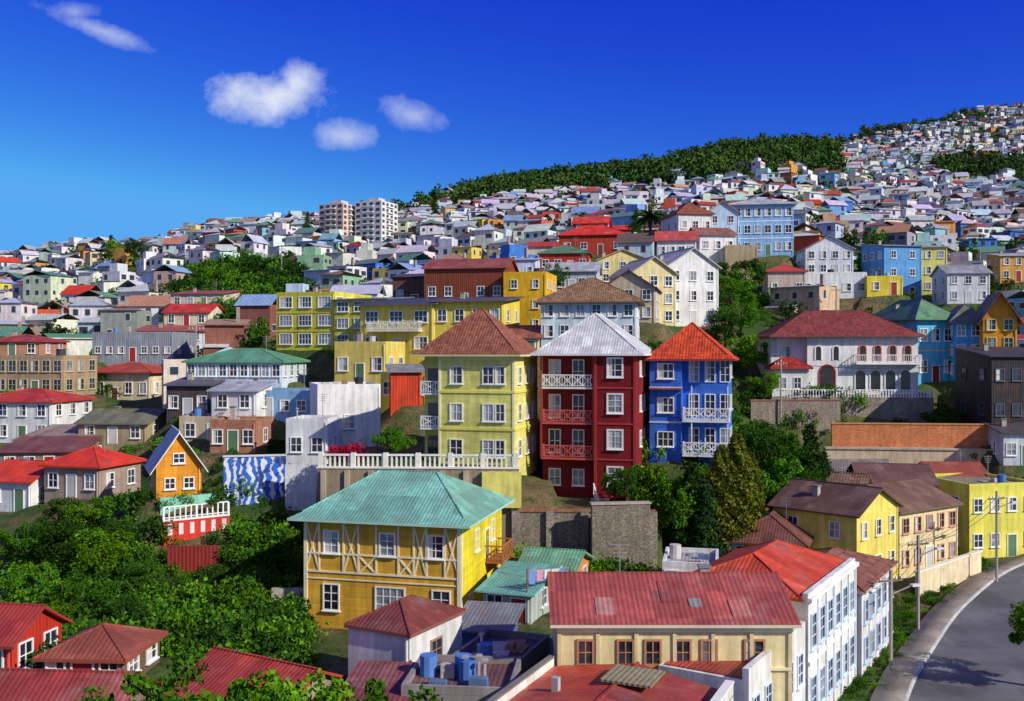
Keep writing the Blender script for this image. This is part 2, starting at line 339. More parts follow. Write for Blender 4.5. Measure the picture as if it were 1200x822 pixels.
def house(name,u0,u1,ve,vb,d,thd,dep,wc,roof='hip',rc=RED,rh=1.8,rows=2,cols=3,side=2,wk='stucco',rk='corr',fr=WHITE,ws=(.95,1.25),ov=.4,found=3.5,trim=None,door=True,fas=None,bal=False,pad=True,finish=True,wc_n=2,wr_n=2,chim=True,clut=0):
    b=start(name,u0,u1,ve,vb,d,thd,dep,pad=pad)
    w,h=b.w,b.h; wm=M(wk,wc); rm=M(rk,rc); fas=fas or tuple(c*.8 for c in rc)
    b.box('walls',wm,0,0,-found,w,dep,h)
    z=h+.02
    if roof=='hip': b.hip(0,0,w,dep,z,rh,max(0,abs(w-dep)*.9),rm,ov,fas)
    elif roof=='pyr': b.hip(0,0,w,dep,z,rh,.02,rm,ov,fas)
    elif roof=='gx': b.gable(0,0,w,dep,h,rh,rm,wm,'x',ov,fas)
    elif roof=='gy': b.gable(0,0,w,dep,h,rh,rm,wm,'y',ov,fas)
    elif roof=='shed': b.shed(0,0,w,dep,h,rh,rm,wm,ov,fas)
    else:
        b.box('roof',rm,.2,.2,h-.05,w-.2,dep-.2,h+.04)
        for q in ((0,0,w,.2),(0,dep-.2,w,dep),(0,.2,.2,dep-.2),(w-.2,.2,w,dep-.2)): b.box('parapet',wm,q[0],q[1],h-.02,q[2],q[3],h+.35)
        if w>5 and chim and random.random()<.7:
            b.cyl('water_tank',M('paint',(.05,.05,.06)),w*.65,dep*.6,h+.04,h+1.25,.6)
        if w>3: b.clutter(.2,.2,w-.2,dep-.2,h+.05,clut or 4)
    if rows:
        fh=h/rows; hh=min(ws[1],fh*.55)
        for r in range(rows):
            zb=fh*r+fh*.32
            for c in range(cols):
                a=w*(c+.5)/cols
                if door and r==0 and c==cols//2: b.door('F',a,.02,h=min(2.1,fh*.8),c=random.choice([BROWN,(.1,.2,.1),(.5,.5,.5),(.3,.03,.02)])); continue
                b.win('F',a,zb,min(ws[0],w/cols*.62),hh,fr,wc_n,wr_n)
            for f in 'RL':
                for c in range(side): b.win(f,dep*(c+.5)/side,zb,min(ws[0],dep/side*.6),hh,fr,wc_n,wr_n)
            if r and trim:
                for f,L in (('F',w),('R',dep),('L',dep)): b.fbox('floor_band',M('paint',trim),f,-.02,L+.02,fh*r-.1,fh*r+.08,-.02,.06)
    if bal and rows>1: b.balcony('F',w*.15,w*.85,h/rows*1.0+.02,1.1)
    if chim and w>4 and random.random()<.5: b.chimney(w*.25,dep*.6,h+rh*.4,1.0)
    if chim and random.random()<.5: b.antenna(w*.7,dep*.5,h+rh*.8,1.8)
    pm=M('paint',tuple(min(.8,c*1.1+.05) for c in wc)); b.fbox('downpipe',pm,'F',w-.22,w-.12,0,h,-.01,.09)
    if finish: b.done()
    return b
WM=M('paint',WHITE)
# ============================================================ HERO BUILDINGS
b=start('lemon_yellow_tower_house',514,603,416,546,84,-15,8.2); w,h,D=b.w,b.h,b.d
wm=M('clad',(.85,.80,.22)); b.box('walls',wm,0,0,-1.5,w,D,h)
b.box('side_wing',wm,-1.7,1.2,-1.5,0,D-.3,h-.05)
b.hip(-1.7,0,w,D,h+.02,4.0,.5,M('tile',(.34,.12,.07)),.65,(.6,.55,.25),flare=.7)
for z in (.9,3.95,7.1):
    b.win('F',1.6,z,1.0,1.35)
    b.win('F',w-2.3,z,.85,1.35); b.win('F',w-1.25,z,.7,1.35)
    for a in (1.6,4.2,6.6): b.win('R',a,z,.9,1.3)
for z in (3.2,6.35):
    for f,L in (('F',w),('R',D)): b.fbox('floor_band',M('paint',(.75,.66,.12)),f,-.03,L+.03,z-.1,z+.1,-.02,.08)
for a in (0.1,w-.1): b.fbox('corner_board',M('paint',(.85,.8,.5)),'F',a-.1,a+.1,-1.5,h,-.02,.05)
for z in (3.2,6.2): b.balcony('F',-1.75,-.1,z,1.0,o=-1.2,h=.95)
for z in (.6,3.4,6.4): b.box('windows',M('glass',(.03,.03,.04)),-1.4,1.17,z,-.4,1.25,z+1.9)
b.fbox('eave_brackets',M('paint',(.75,.7,.3)),'F',-.02,w+.02,h-.45,h-.15,-.02,.12)
b.done()
b=start('maroon_tower_house',636,700,415,580,86.5,-15,9.0); w,h,D=b.w,b.h,b.d
wm=M('clad',MAROON); W2=front(636,748,86.5,math.radians(-15))
b.box('walls',wm,0,0,-2.5,w,D,h); b.box('bay_walls',wm,w,-1.5,-2.5,W2,D,h)
b.hip(0,-1.2,W2,D,h+.02,3.6,3.0,M('corr',(.74,.76,.75)),.75,(.7,.7,.68),flare=.75)
fl=[.3,3.45,6.5,9.55]
for i,z in enumerate(fl):
    b.win('F',w+(W2-w)*.5,z+1.0,1.15,1.45,o=1.5,cols=2,rows=3,fw=.14)
    b.fbox('floor_band',M('paint',(.40,.04,.04)),'F',w-.03,W2+.03,z-.1,z+.06,1.4,1.56)
    if i: b.balcony('F',.15,w-.1,z,1.3,M('paint',(.5,.10,.09)) if i<3 else WM,1.0)
    for a in (1.1,3.2): b.win('F',a,z+.4 if i else z+.7,.9,1.9 if i else 1.3)
    sd=b.w; b.w=W2
    for a in (1.2,4.0,6.8): b.win('R',a,z+1.0,.85,1.25)
    b.w=sd
for a in (.15,w-.15,):
    for z in fl[1:]: b.fbox('balcony_posts',M('paint',(.35,.03,.03)),'F',a-.08,a+.08,z,min(z+3.05,h),1.15,1.3)
for a in (w+.1,W2-.1): b.fbox('corner_board',M('paint',(.36,.03,.03)),'F',a-.12,a+.12,-2.5,h,1.4,1.57)
b.rail('entrance_steps_railing',WM,[(W2-2.2,-4.6,-2.2),(W2-3.6,-1.6,0.4)],.9,.3)
for i in range(8): b.box('entrance_steps',M('stucco',(.5,.45,.4)),W2-3.8,-4.6+i*.38,-2.6,W2-2.3,-4.22+i*.38,-2.2+i*.33)
b.done()
b=start('blue_tower_house',763,800,421,534,88,-15,8); w,h,D=b.w,b.h,b.d
W2=front(763,853,88,math.radians(-15)); wm=M('clad',(.05,.19,.74))
b.box('walls',wm,0,-1.0,-3.5,w,D,h); b.box('main_walls',wm,w,0,-3.5,W2,D,h-.02)
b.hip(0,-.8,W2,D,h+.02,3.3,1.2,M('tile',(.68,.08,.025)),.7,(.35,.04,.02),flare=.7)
for z in (.5,3.5,6.5):
    b.win('F',w*.5,z+.5,1.3,1.2,o=1.0,cols=3)
    for a in (w+1.0,w+2.4,w+3.7): b.win('F',a,z+.2,.75,1.8,rows=3,sill=False)
    sd=b.w; b.w=W2
    for a in (1.4,4.2,6.6): b.win('R',a,z+.5,.8,1.2)
    b.w=sd
for z in (.3,3.3): b.balcony('F',w+.1,W2+.2,z,1.5)
for z in (.3,3.3,):
    for a in (w+.9,W2+.05): b.fbox('balcony_posts',WM,'F',a-.05,a+.05,z,z+3,1.35,1.45)
b.fbox('porch_roof',M('corr',(.5,.1,.05)),'F',0,w+.1,6.0,6.12,1.0,1.7)
for z in (3.1,6.15): b.fbox('floor_band',M('paint',(.5,.6,.8)),'F',-.03,w+.03,z-.1,z+.07,.9,1.06)
b.done()
b=start('golden_half_timbered_house',357,540,606,733,65,-14,10.2); w,h,D=b.w,b.h,b.d
wm=M('clad',(.82,.46,.05)); w2=M('clad',(.86,.70,.03))  # second yellow is brighter: sunlight on the right side painted in
b.box('walls',wm,0,0,-.2,w,D,h); b.box('base',M('stone',(.3,.25,.2)),-.04,-.04,-3,w+.04,D+.04,-.2)
b.fbox('sunlit_side_cladding',w2,'R',-.0,D,-.2,h,0,.03)
b.hip(0,0,w,D,h+.02,2.55,4.2,M('corr',(.22,.52,.40)),.85,(.40,.62,.5),flare=.8)
fz=3.65
cr=(.80,.72,.5); cm=M('paint',cr)
for z in (fz,fz+1.2,h-.12): b.fbox('timber_frame',cm,'F',0,w,z-.06,z+.06,0,.07)
b.fbox('timber_frame',cm,'F',0,w,fz-.5,fz-.42,0,.06)
xs=[.1,1.1,2.9,4.0,5.3,6.9,8.0,8.9,10.2,w-.1]; xs=[x*w/11.3 for x in xs[:-1]]+[w-.1]
for i,x in enumerate(xs): b.fbox('timber_frame',cm,'F',x-.06,x+.06,fz,h-.1,0,.065)
for i in (0,2,3,5,6,8):
    if i+1<len(xs):
        b.fbar('timber_frame',cm,'F',xs[i],fz,xs[i+1],fz+1.15 if i%2 else h-.2,.1,0,.06); b.fbar('timber_frame',cm,'F',xs[i],fz+1.15 if i%2 else h-.2,xs[i+1],fz,.1,0,.055)
for i in (1,4,7): b.win('F',(xs[i]+xs[i+1])/2,fz+1.3,.95,1.35,rows=3)
b.win('F',2.0*w/11.3,1.2,1.0,1.6,rows=3); b.win('F',6.3*w/11.3,1.2,1.9,1.6,cols=4,rows=3); b.win('F',w-1.3,1.2,1.1,1.6,rows=3)
for a in (0.1,w-.1): b.fbox('corner_board',cm,'F',a-.12,a+.12,-.2,h,0,.09)
b.fbox('corner_board',cm,'R',-.05,.12,-.2,h,0,.09)
b.win('R',3.6,fz+1.2,.9,1.3); b.win('R',7.6,fz+1.2,.9,1.3); b.win('R',2.2,.9,.9,1.3)
b.balcony('R',5.6,8.6,fz,1.3,M('paint',(.35,.14,.05)),1.0); b.door('R',6.2,fz)
for i in range(9): b.fbox('outer_stairs',M('paint',(.3,.13,.06)),'R',8.8-.45*i,9.3-.45*i,fz-.5-.38*i,fz-.4-.38*i,1.35,2.3)
for a in (5.7,8.5): b.fbox('balcony_posts',M('paint',(.3,.13,.06)),'R',a-.07,a+.07,-1,fz,1.15,1.3)
b.done()
b=house('white_annex_house',408,480,732,812,50,-28,5.0,(.76,.76,.75),'hip',(.24,.06,.045),1.0,0,0,0,rk='corr',ov=.15,fas=(.25,.1,.08),finish=False,chim=False)
b.win('R',2.4,1.6,.9,1.0,fr=(.3,.2,.15)); b.win('F',b.w*.7,.3,.5,.6); b.done()
# cream front building
b=start('cream_street_building',655,926,729,860,46,0,7.2); w,h,D=b.w,b.h,b.d
wm=M('stucco',(.80,.68,.36)); b.box('walls',wm,0,0,-2,w,D,h)
b.gable(0,0,w,D,h-.02,1.35,M('corr',(.42,.09,.075)),wm,'x',.42,(.6,.55,.4))
for i,u in enumerate((686,733,765,800,831,884)):
    a=(u-655)/F*46
    b.win('F',a,h-1.95,.62 if i<5 else .8,1.05,fr=(.42,.2,.1),cols=2,rows=2,fw=.1)
for i in range(7): a=.02+(w-.04)*i/6.0; b.fbox('pilasters',M('stucco',(.72,.6,.35)),'F',a-.09,a+.09,-2,h-.3,-.02,.09)
b.fbox('cornice',M('paint',(.8,.74,.5)),'F',-.1,w+.1,h-.45,h-.25,-.02,.16); b.fbox('sill_band',M('paint',(.75,.66,.42)),'F',-.05,w+.05,h-2.25,h-2.12,-.02,.12)
for i in range(26): b.fbox('eave_brackets',M('paint',(.5,.4,.25)),'F',.2+i*(w-.4)/25-.04,.2+i*(w-.4)/25+.04,h-.25,h-.12,.0,.32)
b.win('R',2,h-2,.8,1.1,fr=(.42,.2,.1)); b.chimney(w*.7,D*.55,h+1.2,.5); b.antenna(w*.3,D*.5,h+1.4,1.6)
sl=1.35/(D/2)
for (x0,x1,y0,y1,c) in ((1.8,2.7,.3,1.6,(.50,.22,.19)),(5.0,5.9,1.2,2.9,(.36,.07,.06)),(8.2,9.1,.2,1.4,(.48,.16,.13)),(6.3,6.9,.9,1.5,(.3,.28,.26))):
    zz=lambda y:h-.02+y*sl+.155
    b.hexa('roof_patches',M('corr',c),[(x0,y0,zz(y0)-.02),(x1,y0,zz(y0)-.02),(x1,y1,zz(y1)-.02),(x0,y1,zz(y1)-.02),(x0,y0,zz(y0)+.03),(x1,y0,zz(y0)+.03),(x1,y1,zz(y1)+.03),(x0,y1,zz(y1)+.03)])
b.done()
th=math.radians(-25)
o=P(655,750,46.2)
b=B('red_roof_lower_building',(o.x-.4-11*math.sin(-th),o.y-11*math.cos(th),11.0),th,8.6,11,4.3); w,h,D=b.w,b.h,b.d
wm=M('stucco',(.78,.76,.70)); b.box('walls',wm,0,0,-2,w,D,h-.2)
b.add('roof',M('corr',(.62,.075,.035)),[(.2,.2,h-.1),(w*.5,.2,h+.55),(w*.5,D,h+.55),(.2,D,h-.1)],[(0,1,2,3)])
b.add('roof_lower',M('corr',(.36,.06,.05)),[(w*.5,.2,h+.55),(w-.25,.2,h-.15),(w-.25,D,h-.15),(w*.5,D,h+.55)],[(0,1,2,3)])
b.tube('ridge_caps',M('corr',(.4,.06,.04)),(w*.5,.2,h+.56),(w*.5,D,h+.56),.1)
for q in ((0,0,.22,D),(w-.3,0,w,D),(.22,0,w-.3,.2)): b.box('parapet',wm,q[0],q[1],h-.3,q[2],q[3],h+.3)
b.box('parapet_coping',M('paint',(.82,.8,.74)),w-.34,0,h+.3,w+.04,D,h+.38); b.box('parapet_coping',M('paint',(.2,.18,.16)),-.04,0,h+.3,.26,D,h+.38)
b.box('lean_to_roof',M('corr',(.36,.33,.18)),w*.42,D-3.2,h+.62,w*.68,D-1.0,h+.72)
b.box('roof_vent',M('paint',(.4,.4,.42)),w*.2,D-4,h+.1,w*.2+.3,D-3.7,h+.75)
for a in (1.5,4,6.5,9): b.win('R',a,1.4,.8,1.4)
b.done(); PADS.append((o.x+1,38,5,7,th,10.5,3))
th=math.radians(-32); w=7.4; rc=Vector((15.4,51,0)); o=rc-Vector((math.cos(th),math.sin(th),0))*w
b=B('white_street_building_red_roof',(o.x,o.y,10.2),th,w,10.4,6.8); h=6.8; D=10.4
wm=M('stucco',(.78,.78,.75)); b.box('walls',wm,0,0,-1.5,w,D,h); b.box('parapet',wm,w-.3,0,h,w,D,h+.35)
b.hip(0,0,w-.35,D,h+.06,1.45,4.5,M('corr',(.70,.08,.025)),.1,(.5,.08,.05))
b.fbox('cornice',WM,'R',-.1,D+.1,h-.1,h+.12,-.02,.22); b.fbox('floor_band',WM,'R',0,D,3.4,3.6,-.02,.1)
for i in range(6):
    a=.9+i*1.7
    b.win('R',a,4.2,.85,1.7,fr=(.55,.68,.8),rows=3); b.win('R',a,.9,.85,1.7,fr=(.55,.68,.8),rows=3)
    b.fbox('pilasters',WM,'R',a+.75,a+.93,0,h-.1,-.02,.1)
b.done(); PADS.append((14,57,6,7,th,10.2,2))
b=B('white_street_building_near',(rc.x-7.6*math.cos(th)+math.sin(th)*9.2,rc.y-7.6*math.sin(th)-math.cos(th)*9.2,10.0),th,7.5,9.0,5.4)
wm=M('stucco',(.76,.75,.70))
b.box('walls',wm,3.2,0,-1.5,7.5,9.0,5.4); b.box('roof',M('corr',(.42,.07,.05)),3.4,.2,5.4,7.2,8.9,5.46)
b.box('parapet',wm,7.2,0,5.4,7.5,9.0,5.95)
for i in range(5):
    b.win('R',.9+i*1.75,3.0,.8,1.5,fr=(.6,.7,.8),rows=3); b.win('R',.9+i*1.75,.6,.8,1.5,fr=(.6,.7,.8),rows=3)
b.done()
q=rc+Vector((-math.sin(th),math.cos(th),0))*10.8+Vector((math.cos(th),math.sin(th),0))*(-6)
b=B('white_row_block',(q.x,q.y,10.3),th,6.3,9.5,5.0); b.box('walls',M('stucco',(.76,.76,.74)),0,0,-1,6.3,9.5,5.0)
b.hip(0,0,6.3,9.5,5.02,1.2,3.2,M('tile',(.30,.12,.08)),.3,(.5,.4,.35))
for i in range(5): b.win('R',1+i*1.85,2.9,.8,1.3,fr=(.5,.6,.75)); b.win('R',1+i*1.85,.5,.8,1.4,fr=(.5,.6,.75))
b.done(); PADS.append((q.x+5,q.y+3,4,5,th,10.2,2))
# white arcade house
b=start('white_arcade_house',946,1076,394,462,124,-3,11); w,h,D=b.w,b.h,b.d
wm=M('stucco',(.80,.80,.79)); b.box('walls',wm,0,0,-1,w,D,h); b.box('terrace_base',M('stone',(.42,.36,.28)),-5,-2.5,-5.5,w+1,0,-.3)
b.hip(-4.0,0,w,D,h+.02,3.4,7.5,M('tile',(.26,.055,.045)),.9,(.2,.06,.04),flare=.8)
dk=M('glass',(.02,.02,.025))
for i in range(4): b.arch('F',w*.48+i*w*.135,.4,1.35,2.7,dk,WM)
b.arch('F',w*.18,.3,2.0,3.4,dk,M('paint',(.45,.03,.03)))
for i in range(4): b.arch('F',w*.5+i*w*.135,4.2,.9,2.0,dk,M('paint',(.7,.2,.1)))
b.arch('F',w*.1,4.3,.8,1.8,dk,WM); b.arch('F',w*.26,4.3,.8,1.8,dk,WM)
b.balcony('F',w*.42,w+.05,3.9,1.2,x=False)
b.box('left_wing',wm,-4.3,1.2,-1,0,D,h-.02); b.box('left_porch',wm,-4.6,-1.6,-1,-.2,1.2,3.3)
b.hip(-4.6,-1.6,-.2,1.2,3.32,1.3,1.5,M('tile',(.42,.035,.03)),.45,(.3,.04,.03),part='porch_roof')
b.win('F',-3.4,.8,.8,1.3,o=1.6); b.win('F',-1.6,.8,.8,1.3,o=1.6); b.win('F',-2.4,4.6,1.0,1.4,o=-1.2)
b.win('R',3,4.3,.9,1.5); b.win('R',7,4.3,.9,1.5); b.win('R',3,1,.9,1.5)
b.rail('terrace_balustrade',WM,[(-4.8,-2.4,-.3),(w+.9,-2.4,-.3)],.9,.35,.12)
b.done()
# ============================================================ LIST HOUSES
H=house
H('green_roof_villa',218,330,424,448,112,-8,8,(.62,.76,.85),'hip',(.12,.36,.20),1.5,1,9,4,ws=(.8,1.3),door=False,rk='corr')
H('cream_red_roof_house',93,176,436,472,140,-12,9,(.76,.64,.42),'hip',(.50,.07,.03),1.2,1,5,3,ws=(1,1.5),ov=.7)
H('white_red_roof_house',-30,60,470,518,116,-10,8,(.77,.78,.76),'hip',(.55,.05,.02),1.3,2,4,3)
H('tan_glazed_house',-5,74,420,464,130,-8,8,(.42,.30,.18),'flat',(.3,.2,.15),1,2,6,3,ws=(1.3,1.5),fr=(.5,.45,.3))
H('brick_red_roof_house',-20,48,400,420,138,0,8,(.5,.25,.15),'hip',(.42,.06,.04),1,1,3,2)
H('grey_block_house',108,203,392,424,150,-4,9,(.32,.38,.44),'flat',GREY,1,1,7,2,wk='vclad',ws=(.8,.9))
H('white_small_house',160,240,388,418,160,5,7,(.76,.78,.8),'shed',(.45,.12,.08),1,2,4,2)
H('red_roof_cottage',192,245,366,384,168,-5,7,(.7,.66,.5),'gx',(.62,.05,.02),1.4,1,3,2)
H('pink_white_house',200,262,345,362,185,-6,8,(.75,.62,.5),'shed',(.4,.1,.07),1,1,4,2)
H('brown_shed_house',20,105,516,548,106,-6,7,(.19,.10,.05),'shed',(.34,.25,.2),1,1,4,2,wk='vclad')
H('olive_roof_shed',92,172,496,520,108,-6,8,(.38,.3,.18),'gx',(.20,.21,.12),1.2,1,3,2)
H('rust_roof_shed',0,92,530,560,100,4,6,(.28,.22,.18),'shed',(.22,.08,.06),.9,1,4,2,wk='vclad')
H('white_cottage_red_roof',-18,36,562,598,93,-15,6,(.74,.76,.78),'gx',(.76,.06,.02),1.4,1,2,2)
H('red_roof_house',52,116,545,582,92,-16,6,(.40,.30,.25),'hip',(.76,.05,.015),1.5,1,3,2)
b=H('orange_cabin',183,236,546,585,80,24,6.0,(.84,.34,.03),'gy',(.50,.58,.66),2.6,0,0,0,wk='clad',ov=.5,fas=(.75,.76,.78),finish=False,chim=False)
b.win('F',b.w*.3,.8,.7,.8); b.win('F',b.w*.72,.8,.7,.8); b.win('F',b.w*.5,2.9,.8,.7,cols=2); b.win('L',1.7,.7,.8,.8); b.done()
H('blue_grey_house',247,383,461,489,104,-10,7,(.25,.45,.70),'flat',GREY,1,1,7,2,ws=(.9,1.0))
H('white_box_house',248,300,458,486,101.5,-10,4,(.78,.78,.76),'shed',(.5,.52,.55),.7,1,2,1,door=False)
H('white_big_wall_house',372,446,455,525,96,18,7,(.80,.80,.79),'flat',ZINC,1,1,1,1,door=False,chim=False)
H('dark_lean_to',195,245,452,490,108,-5,6,(.08,.07,.07),'shed',(.13,.13,.15),.7,1,3,1,wk='vclad')
H('white_lower_house',335,384,495,545,91,-5,5,(.78,.79,.80),'flat',GREY,1,1,2,1,door=False)
H('pale_house',210,262,492,520,100,-6,5,(.6,.5,.34),'flat',BROWN,1,1,2,1)
H('brick_block_house',246,300,496,530,96,-6,5,(.5,.22,.12),'flat',(.5,.5,.5),1,1,3,1,wk='brick')
H('olive_yellow_apartment_block',324,392,346,410,132,-18,11,(.70,.66,.07),'flat',GREY,1,3,3,4,ws=(2.1,1.3),wc_n=4,door=False,trim=(.55,.5,.08))
H('olive_yellow_block_wing',392,452,352,410,129,-18,8,(.66,.62,.08),'shed',(.2,.2,.2),.6,3,3,2,ws=(1.6,1.2),wc_n=3,door=False)
H('yellow_flat_roof_house',422,508,358,418,119,-20,9,(.80,.64,.12),'shed',(.07,.08,.10),1.1,2,3,3,ws=(1.6,1.3),wc_n=3,fas=(.12,.14,.15),bal=True,ov=.7)
H('yellow_villa_wing',508,590,354,420,116,-14,8,(.82,.66,.10),'shed',(.12,.11,.11),.8,2,4,2,ws=(1.0,1.3),ov=.6,fas=(.15,.12,.1))
H('yellow_balcony_house',392,452,404,448,112,-15,6,(.80,.64,.16),'flat',(.5,.4,.2),1,1,3,2,ws=(1.1,1.4))
H('small_yellow_house',446,500,440,472,104,-15,5,(.82,.66,.12),'flat',RED,1,1,3,1,chim=False)
H('red_corrugated_shed',458,494,436,476,101,10,4,(.66,.06,.02),'shed',(.3,.3,.3),.6,0,0,0,wk='vclad',chim=False)
H('orange_block_house',590,640,322,392,138,-12,9,(.84,.48,.02),'flat',GREY,1,3,2,3,ws=(.8,1.1),door=False)
H('rusty_iron_house',497,592,315,362,142,-10,10,(.26,.06,.03),'gx',(.34,.09,.05),1.6,1,5,2,wk='vclad')
H('dark_roof_house',460,512,325,362,150,-6,8,(.14,.08,.07),'shed',(.09,.08,.09),1,1,3,2,wk='vclad')
H('small_cream_house',590,632,395,420,112,-5,5,(.74,.64,.42),'gx',(.35,.12,.07),1.2,1,2,1)
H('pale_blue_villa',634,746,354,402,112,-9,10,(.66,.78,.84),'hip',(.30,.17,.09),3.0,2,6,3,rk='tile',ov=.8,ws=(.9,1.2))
H('brown_gabled_house',706,768,338,378,128,-12,9,(.60,.50,.36),'gy',(.14,.055,.04),2.2,2,3,2,rk='tile')
H('yellow_gable_house',740,792,320,382,134,14,9,(.78,.68,.36),'gy',(.62,.58,.4),2.2,3,3,2)
H('white_tall_gable_house',782,842,312,382,138,18,10,(.80,.80,.80),'gy',(.6,.58,.55),2.6,3,3,3)
H('white_terrace_house',770,816,282,330,165,-8,8,(.79,.79,.78),'gx',(.60,.10,.06),1.8,2,4,2)
H('red_roof_chalet',655,733,276,300,196,-10,9,(.5,.06,.03),'hip',(.76,.05,.015),2.4,1,4,2,ws=(1.2,1.2))
H('red_chalet_upper',672,712,262,276,205,-10,7,(.5,.05,.03),'gx',(.76,.06,.02),1.6,1,3,2)
H('maroon_green_roof_house',632,690,297,320,178,-8,8,(.48,.045,.03),'hip',(.13,.26,.13),1.8,1,4,2,ws=(1.1,1.2))
H('yellow_attic_house',700,760,305,334,166,8,8,(.74,.62,.28),'gy',(.5,.40,.2),1.8,2,3,2)
H('pale_blue_sheet_house',563,628,305,330,170,-6,9,(.56,.68,.84),'shed',(.5,.62,.8),1.0,1,4,2)
H('grey_blue_long_house',640,700,318,345,150,-8,8,(.48,.56,.62),'gx',(.5,.52,.56),1.5,1,5,2)
H('sky_blue_hotel',858,930,240,300,188,-8,12,(.28,.52,.84),'hip',(.55,.58,.60),2.0,3,6,4,ws=(1.1,1.4),trim=(.8,.82,.84),ov=.7)
H('blue_gable_house',828,866,250,300,186,-4,9,(.50,.66,.84),'gy',(.4,.28,.24),2.2,3,2,3)
H('white_brown_roof_house',795,835,250,300,180,10,10,(.79,.78,.76),'hip',(.30,.09,.05),2.6,2,3,3,rk='tile')
H('white_row_house',820,862,275,322,172,6,9,(.8,.8,.8),'gx',(.36,.14,.09),1.6,2,3,3)
H('tan_concrete_block',850,888,290,330,170,-6,6,(.46,.36,.22),'flat',GREY,1,0,0,0,chim=False)
H('white_modern_house',922,1016,322,350,168,-4,9,(.80,.81,.82),'flat',ZINC,1,1,6,3,ws=(1.3,1.2))
H('white_gable_house',944,1000,292,324,184,-6,9,(.78,.80,.84),'gy',(.30,.33,.38),2.4,2,4,2)
H('red_roof_low_house',900,944,318,352,164,-4,6,(.6,.5,.42),'hip',(.55,.07,.04),1.3,1,3,2)
H('yellow_garage_house',1016,1058,326,346,166,-4,5,(.84,.66,.06),'flat',BLUE,1,1,2,1,chim=False)
H('blue_tall_house',1036,1080,288,350,182,10,8,(.12,.36,.72),'shed',(.3,.33,.36),1.0,3,2,3)
H('yellow_tall_house',1080,1110,290,345,186,-8,8,(.76,.70,.2),'shed',(.4,.42,.42),1,3,2,2)
H('grey_white_house',1110,1160,320,356,175,-5,8,(.7,.72,.75),'gx',(.35,.36,.38),1.6,2,3,2)
H('orange_small_house',1172,1215,300,330,200,-5,7,(.75,.4,.1),'shed',(.5,.5,.52),1,2,3,2)
H('turquoise_house',1075,1118,374,448,128,12,11,(.12,.54,.80),'hip',(.13,.30,.16),2.8,2,3,3,ov=.8,ws=(1.0,1.5),trim=(.8,.5,.2))
H('blue_corner_house',1118,1152,378,446,127,-14,9,(.09,.42,.80),'hip',(.2,.22,.16),2.4,3,2,3,ov=.7,ws=(.9,1.3))
H('orange_gable_house',1152,1192,372,436,124,-16,8,(.84,.36,.03),'gy',(.25,.13,.08),3.0,3,2,2,ov=.7,fr=(.8,.7,.3))
H('shadowed_building',1162,1240,418,500,112,4,8,(.03,.03,.035),'shed',(.06,.06,.065),1.0,2,4,2,wk='vclad',fr=(.1,.1,.12))  # building in shadow: shade put into near-black walls, roof and frames
H('white_small_wall_house',1176,1230,508,545,108,-4,5,(.6,.65,.7),'shed',(.09,.08,.09),.8,1,3,1)
H('yellow_row_house',1004,1052,604,690,78,44,7.5,(.84,.68,.14),'gy',(.15,.085,.06),1.7,2,3,2,ws=(.8,1.2),fr=(.75,.7,.6),wc_n=2)
H('cream_row_house',1054,1122,600,676,85,34,8,(.82,.66,.36),'gx',(.21,.12,.075),1.6,2,5,2,ws=(.8,1.2),trim=(.6,.5,.3),fr=(.55,.3,.2))
H('bright_yellow_row_house',1136,1215,572,655,95,14,8,(.80,.74,.12),'flat',(.3,.32,.2),1,2,4,2,ws=(.9,1.2))
H('blue_side_house',925,1002,596,640,83,-30,7,(.46,.58,.76),'gx',(.18,.10,.07),1.8,1,4,2,rk='tile')
H('brown_roof_house',852,942,634,668,79,-22,8,(.45,.36,.28),'hip',(.19,.075,.055),1.8,1,4,2,rk='corr')
H('tan_roof_house',960,1010,578,620,93,-25,8,(.65,.55,.4),'gx',(.26,.15,.09),1.4,1,3,2,rk='tile')
H('brown_shed_row',1010,1096,566,600,99,-10,8,(.5,.36,.26),'gx',(.19,.10,.075),1.4,1,5,2)
H('red_shed_row',1096,1160,562,600,103,-4,7,(.5,.4,.3),'gx',(.38,.09,.06),1.3,1,4,2)
H('grey_green_workshop',975,1040,552,575,108,-18,8,(.35,.36,.3),'shed',(.26,.25,.25),1,1,4,2)
H('white_flat_house',776,842,664,700,66,-12,5,(.78,.77,.74),'flat',(.5,.5,.5),1,1,3,1,chim=False)
# left bottom roofs
H('brick_red_hut',50,144,770,804,46,-4,4,(.18,.11,.07),'hip',(.34,.09,.05),1.0,1,3,2,ov=.3,chim=False)
H('red_side_house',-70,14,748,800,50,-10,4,(.55,.04,.02),'gx',(.42,.05,.04),1.2,1,2,2,wk='vclad')
H('long_red_roof_shed',205,318,812,856,46,-30,5.5,(.4,.3,.25),'gx',(.50,.07,.045),1.2,0,0,0,chim=False)
H('maroon_roof_shed',-60,130,836,870,42,-4,4,(.3,.2,.18),'gx',(.36,.055,.05),1.1,0,0,0,chim=False)
H('teal_roof_shed',566,622,692,725,62,-20,5,(.45,.5,.45),'shed',(.17,.48,.42),.6,1,2,1,fas=(.3,.6,.5))
H('teal_roof_workshop',608,668,672,712,66,-16,6,(.8,.28,.08),'gx',(.18,.44,.26),1.0,1,2,2)
H('dark_flat_roof_house',520,600,782,812,49,-20,6,(.16,.17,.2),'flat',(.10,.11,.12),1,0,0,0,chim=False,clut=12)
H('blue_wall_shed',536,592,738,770,56,-12,3.5,(.10,.22,.5),'shed',(.24,.25,.28),.5,0,0,0,wk='vclad',chim=False)
H('low_maroon_roof_annex',400,468,826,850,43,-6,4.0,(.25,.15,.13),'shed',(.24,.06,.06),.4,0,0,0,chim=False)
